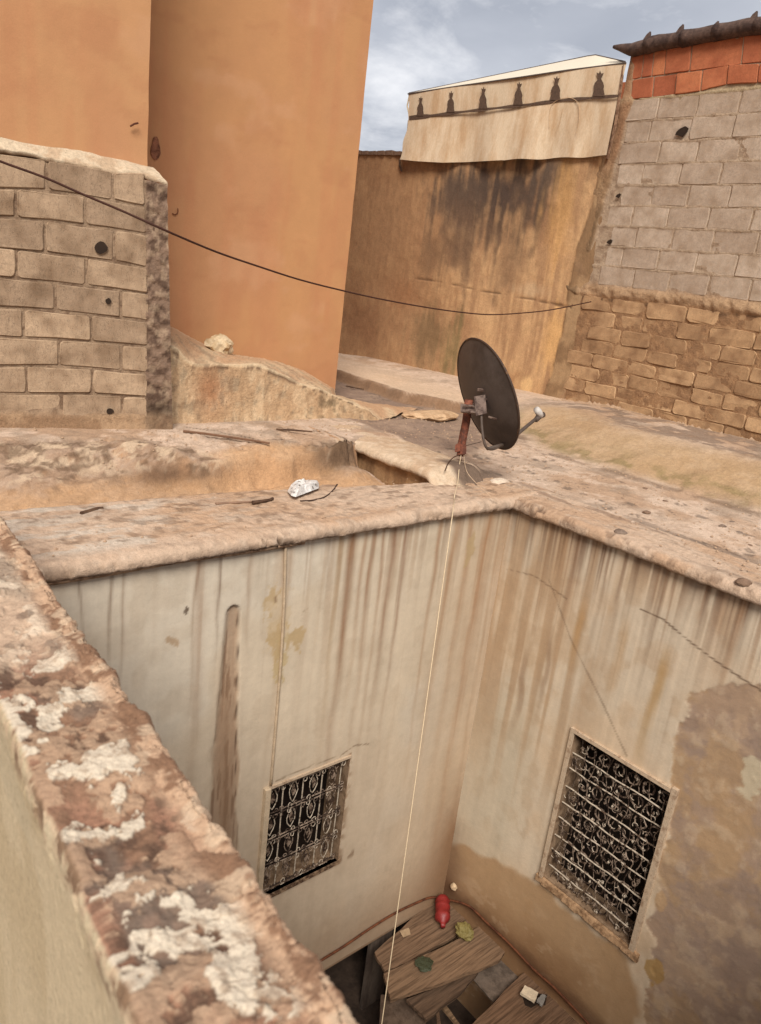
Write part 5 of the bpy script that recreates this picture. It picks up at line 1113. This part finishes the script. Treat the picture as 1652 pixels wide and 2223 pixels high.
stick('long grey splinter left of the white foil paper', [(468, 1094), (500, 1092), (540, 1090), (575, 1087)], .090, .009, mat_plain('splinter_grey', al(140, 110, 88)))
stick('short dark stub at the end of the long grey splinter', [(548, 1091), (570, 1088), (588, 1085), (592, 1082)], .098, .011)
stick('long dark rod lying on the raised roof before the plaster bank', [(398, 936), (450, 942), (520, 952), (585, 962)], .205, .010, mat_plain('rod_dark', al(120, 88, 66)))
stick('thin twig on the grey roof floor behind the orange corner', [(752, 838), (770, 842), (790, 845)], .125, .008)
stick('thin dark twig lying just left of the curb', [(600, 932), (640, 934), (678, 937)], .20, .008)
M_st = mat_plain('loose_stone', al(140, 120, 104), c2=al(112, 94, 80), c2s=20); M_st2 = mat_plain('brown_stone', al(128, 102, 82))
for (x, y, r, lab) in [(1347, 1156, .040, 'flat grey stone sunk in the edge of the right coping, nearest the dish'), (1404, 1112, .026, 'rounded stone with dark spots beside it on the right roof slab'), (1400, 1062, .026, 'small greenish stone farthest up the right roof slab'),
                       (1444, 1088, .020, 'small brown stone between the greenish stone and the cluster of three'), (1569, 1142, .024, 'left stone of the cluster of three on the right slab'), (1573+16, 1133, .019, 'topmost stone of the cluster of three on the right slab'),
                       (1605, 1156, .022, 'lowest stone of the cluster of three on the right slab'), (1628, 1184, .016, 'little dark stone below the cluster of three'), (1614, 1264, .040, 'broken dark stone flake at the edge of the right coping near the frame')]:
    z = .078 if y < 1150 else .072
    tag(lump('stone', at_z(x, y, z), (r*1.2, r, r*.45), M_st if int(x) % 2 else M_st2, None, int(x), .35), lab, 'stone', 'loose stones on the right roof slab')
tag(lump('mortar_lump', at_z(935, 902, .15), (.34, .16, .045), mat_plain('mortar_pale', al(206, 172, 134), c2=al(178, 142, 106)), None, 5, .25, 3, 2), 'low pale mortar hump on the grey floor left of the dish', 'mortar')
# countless crumbs of render on roof and copings
cb = MB()
for k in range(2600):
    if k < 1300: x, y = rnd.uniform(4.05, 5.6), rnd.uniform(.9, 4.2)
    elif k < 1800: x, y = rnd.uniform(.6, 3.9), rnd.uniform(3.2, 3.72)
    else: x, y = rnd.uniform(1.5, 5.6), rnd.uniform(4.4, 5.2)
    z = float(zroof(np.array([x]), np.array([y]))[0]); z = max(z, .074 if (x < 4.4 or y < 3.72) and y < 3.74 else z); r = .0025+.010*rnd.random()**3
    cb.add([(x+r*math.cos(a), y+r*math.sin(a), z+.001) for a in (0, 1.6, 3.1, 4.6)]+[(x+r*.2, y, z+r*.9)], [(0, 1, 4), (1, 2, 4), (2, 3, 4), (3, 0, 4)])
for k in range(420):                                       # broken render heaped along the foot of the far walls
    y = rnd.uniform(2.6, 5.5); x = 7.66-abs(rnd.gauss(0, .16)); z = float(zroof(np.array([x]), np.array([y]))[0]); r = .008+.03*rnd.random()**3
    cb.add([(x+r*math.cos(a), y+r*math.sin(a)*rnd.uniform(.7, 1.3), z-.004) for a in (0, 1.3, 2.6, 3.8, 5.1)]+[(x+r*rnd.uniform(-.4, .4), y+r*rnd.uniform(-.4, .4), z+r*rnd.uniform(.5, .9))], [(0, 1, 5), (1, 2, 5), (2, 3, 5), (3, 4, 5), (4, 0, 5)])
o = cb.obj('render_crumbs', mat_plain('crumbs', al(176, 146, 118), rnd=0)); tag(o, 'loose crumbs of render scattered over the copings and roof', 'rubble', kind='stuff')
print('tris', sum(sum(len(p.vertices)-2 for p in o.data.polygons) for o in bpy.data.objects if o.type == 'MESH' and len(o.data.polygons) < 5000) + sum(2*len(o.data.polygons) for o in bpy.data.objects if o.type == 'MESH' and len(o.data.polygons) >= 5000))
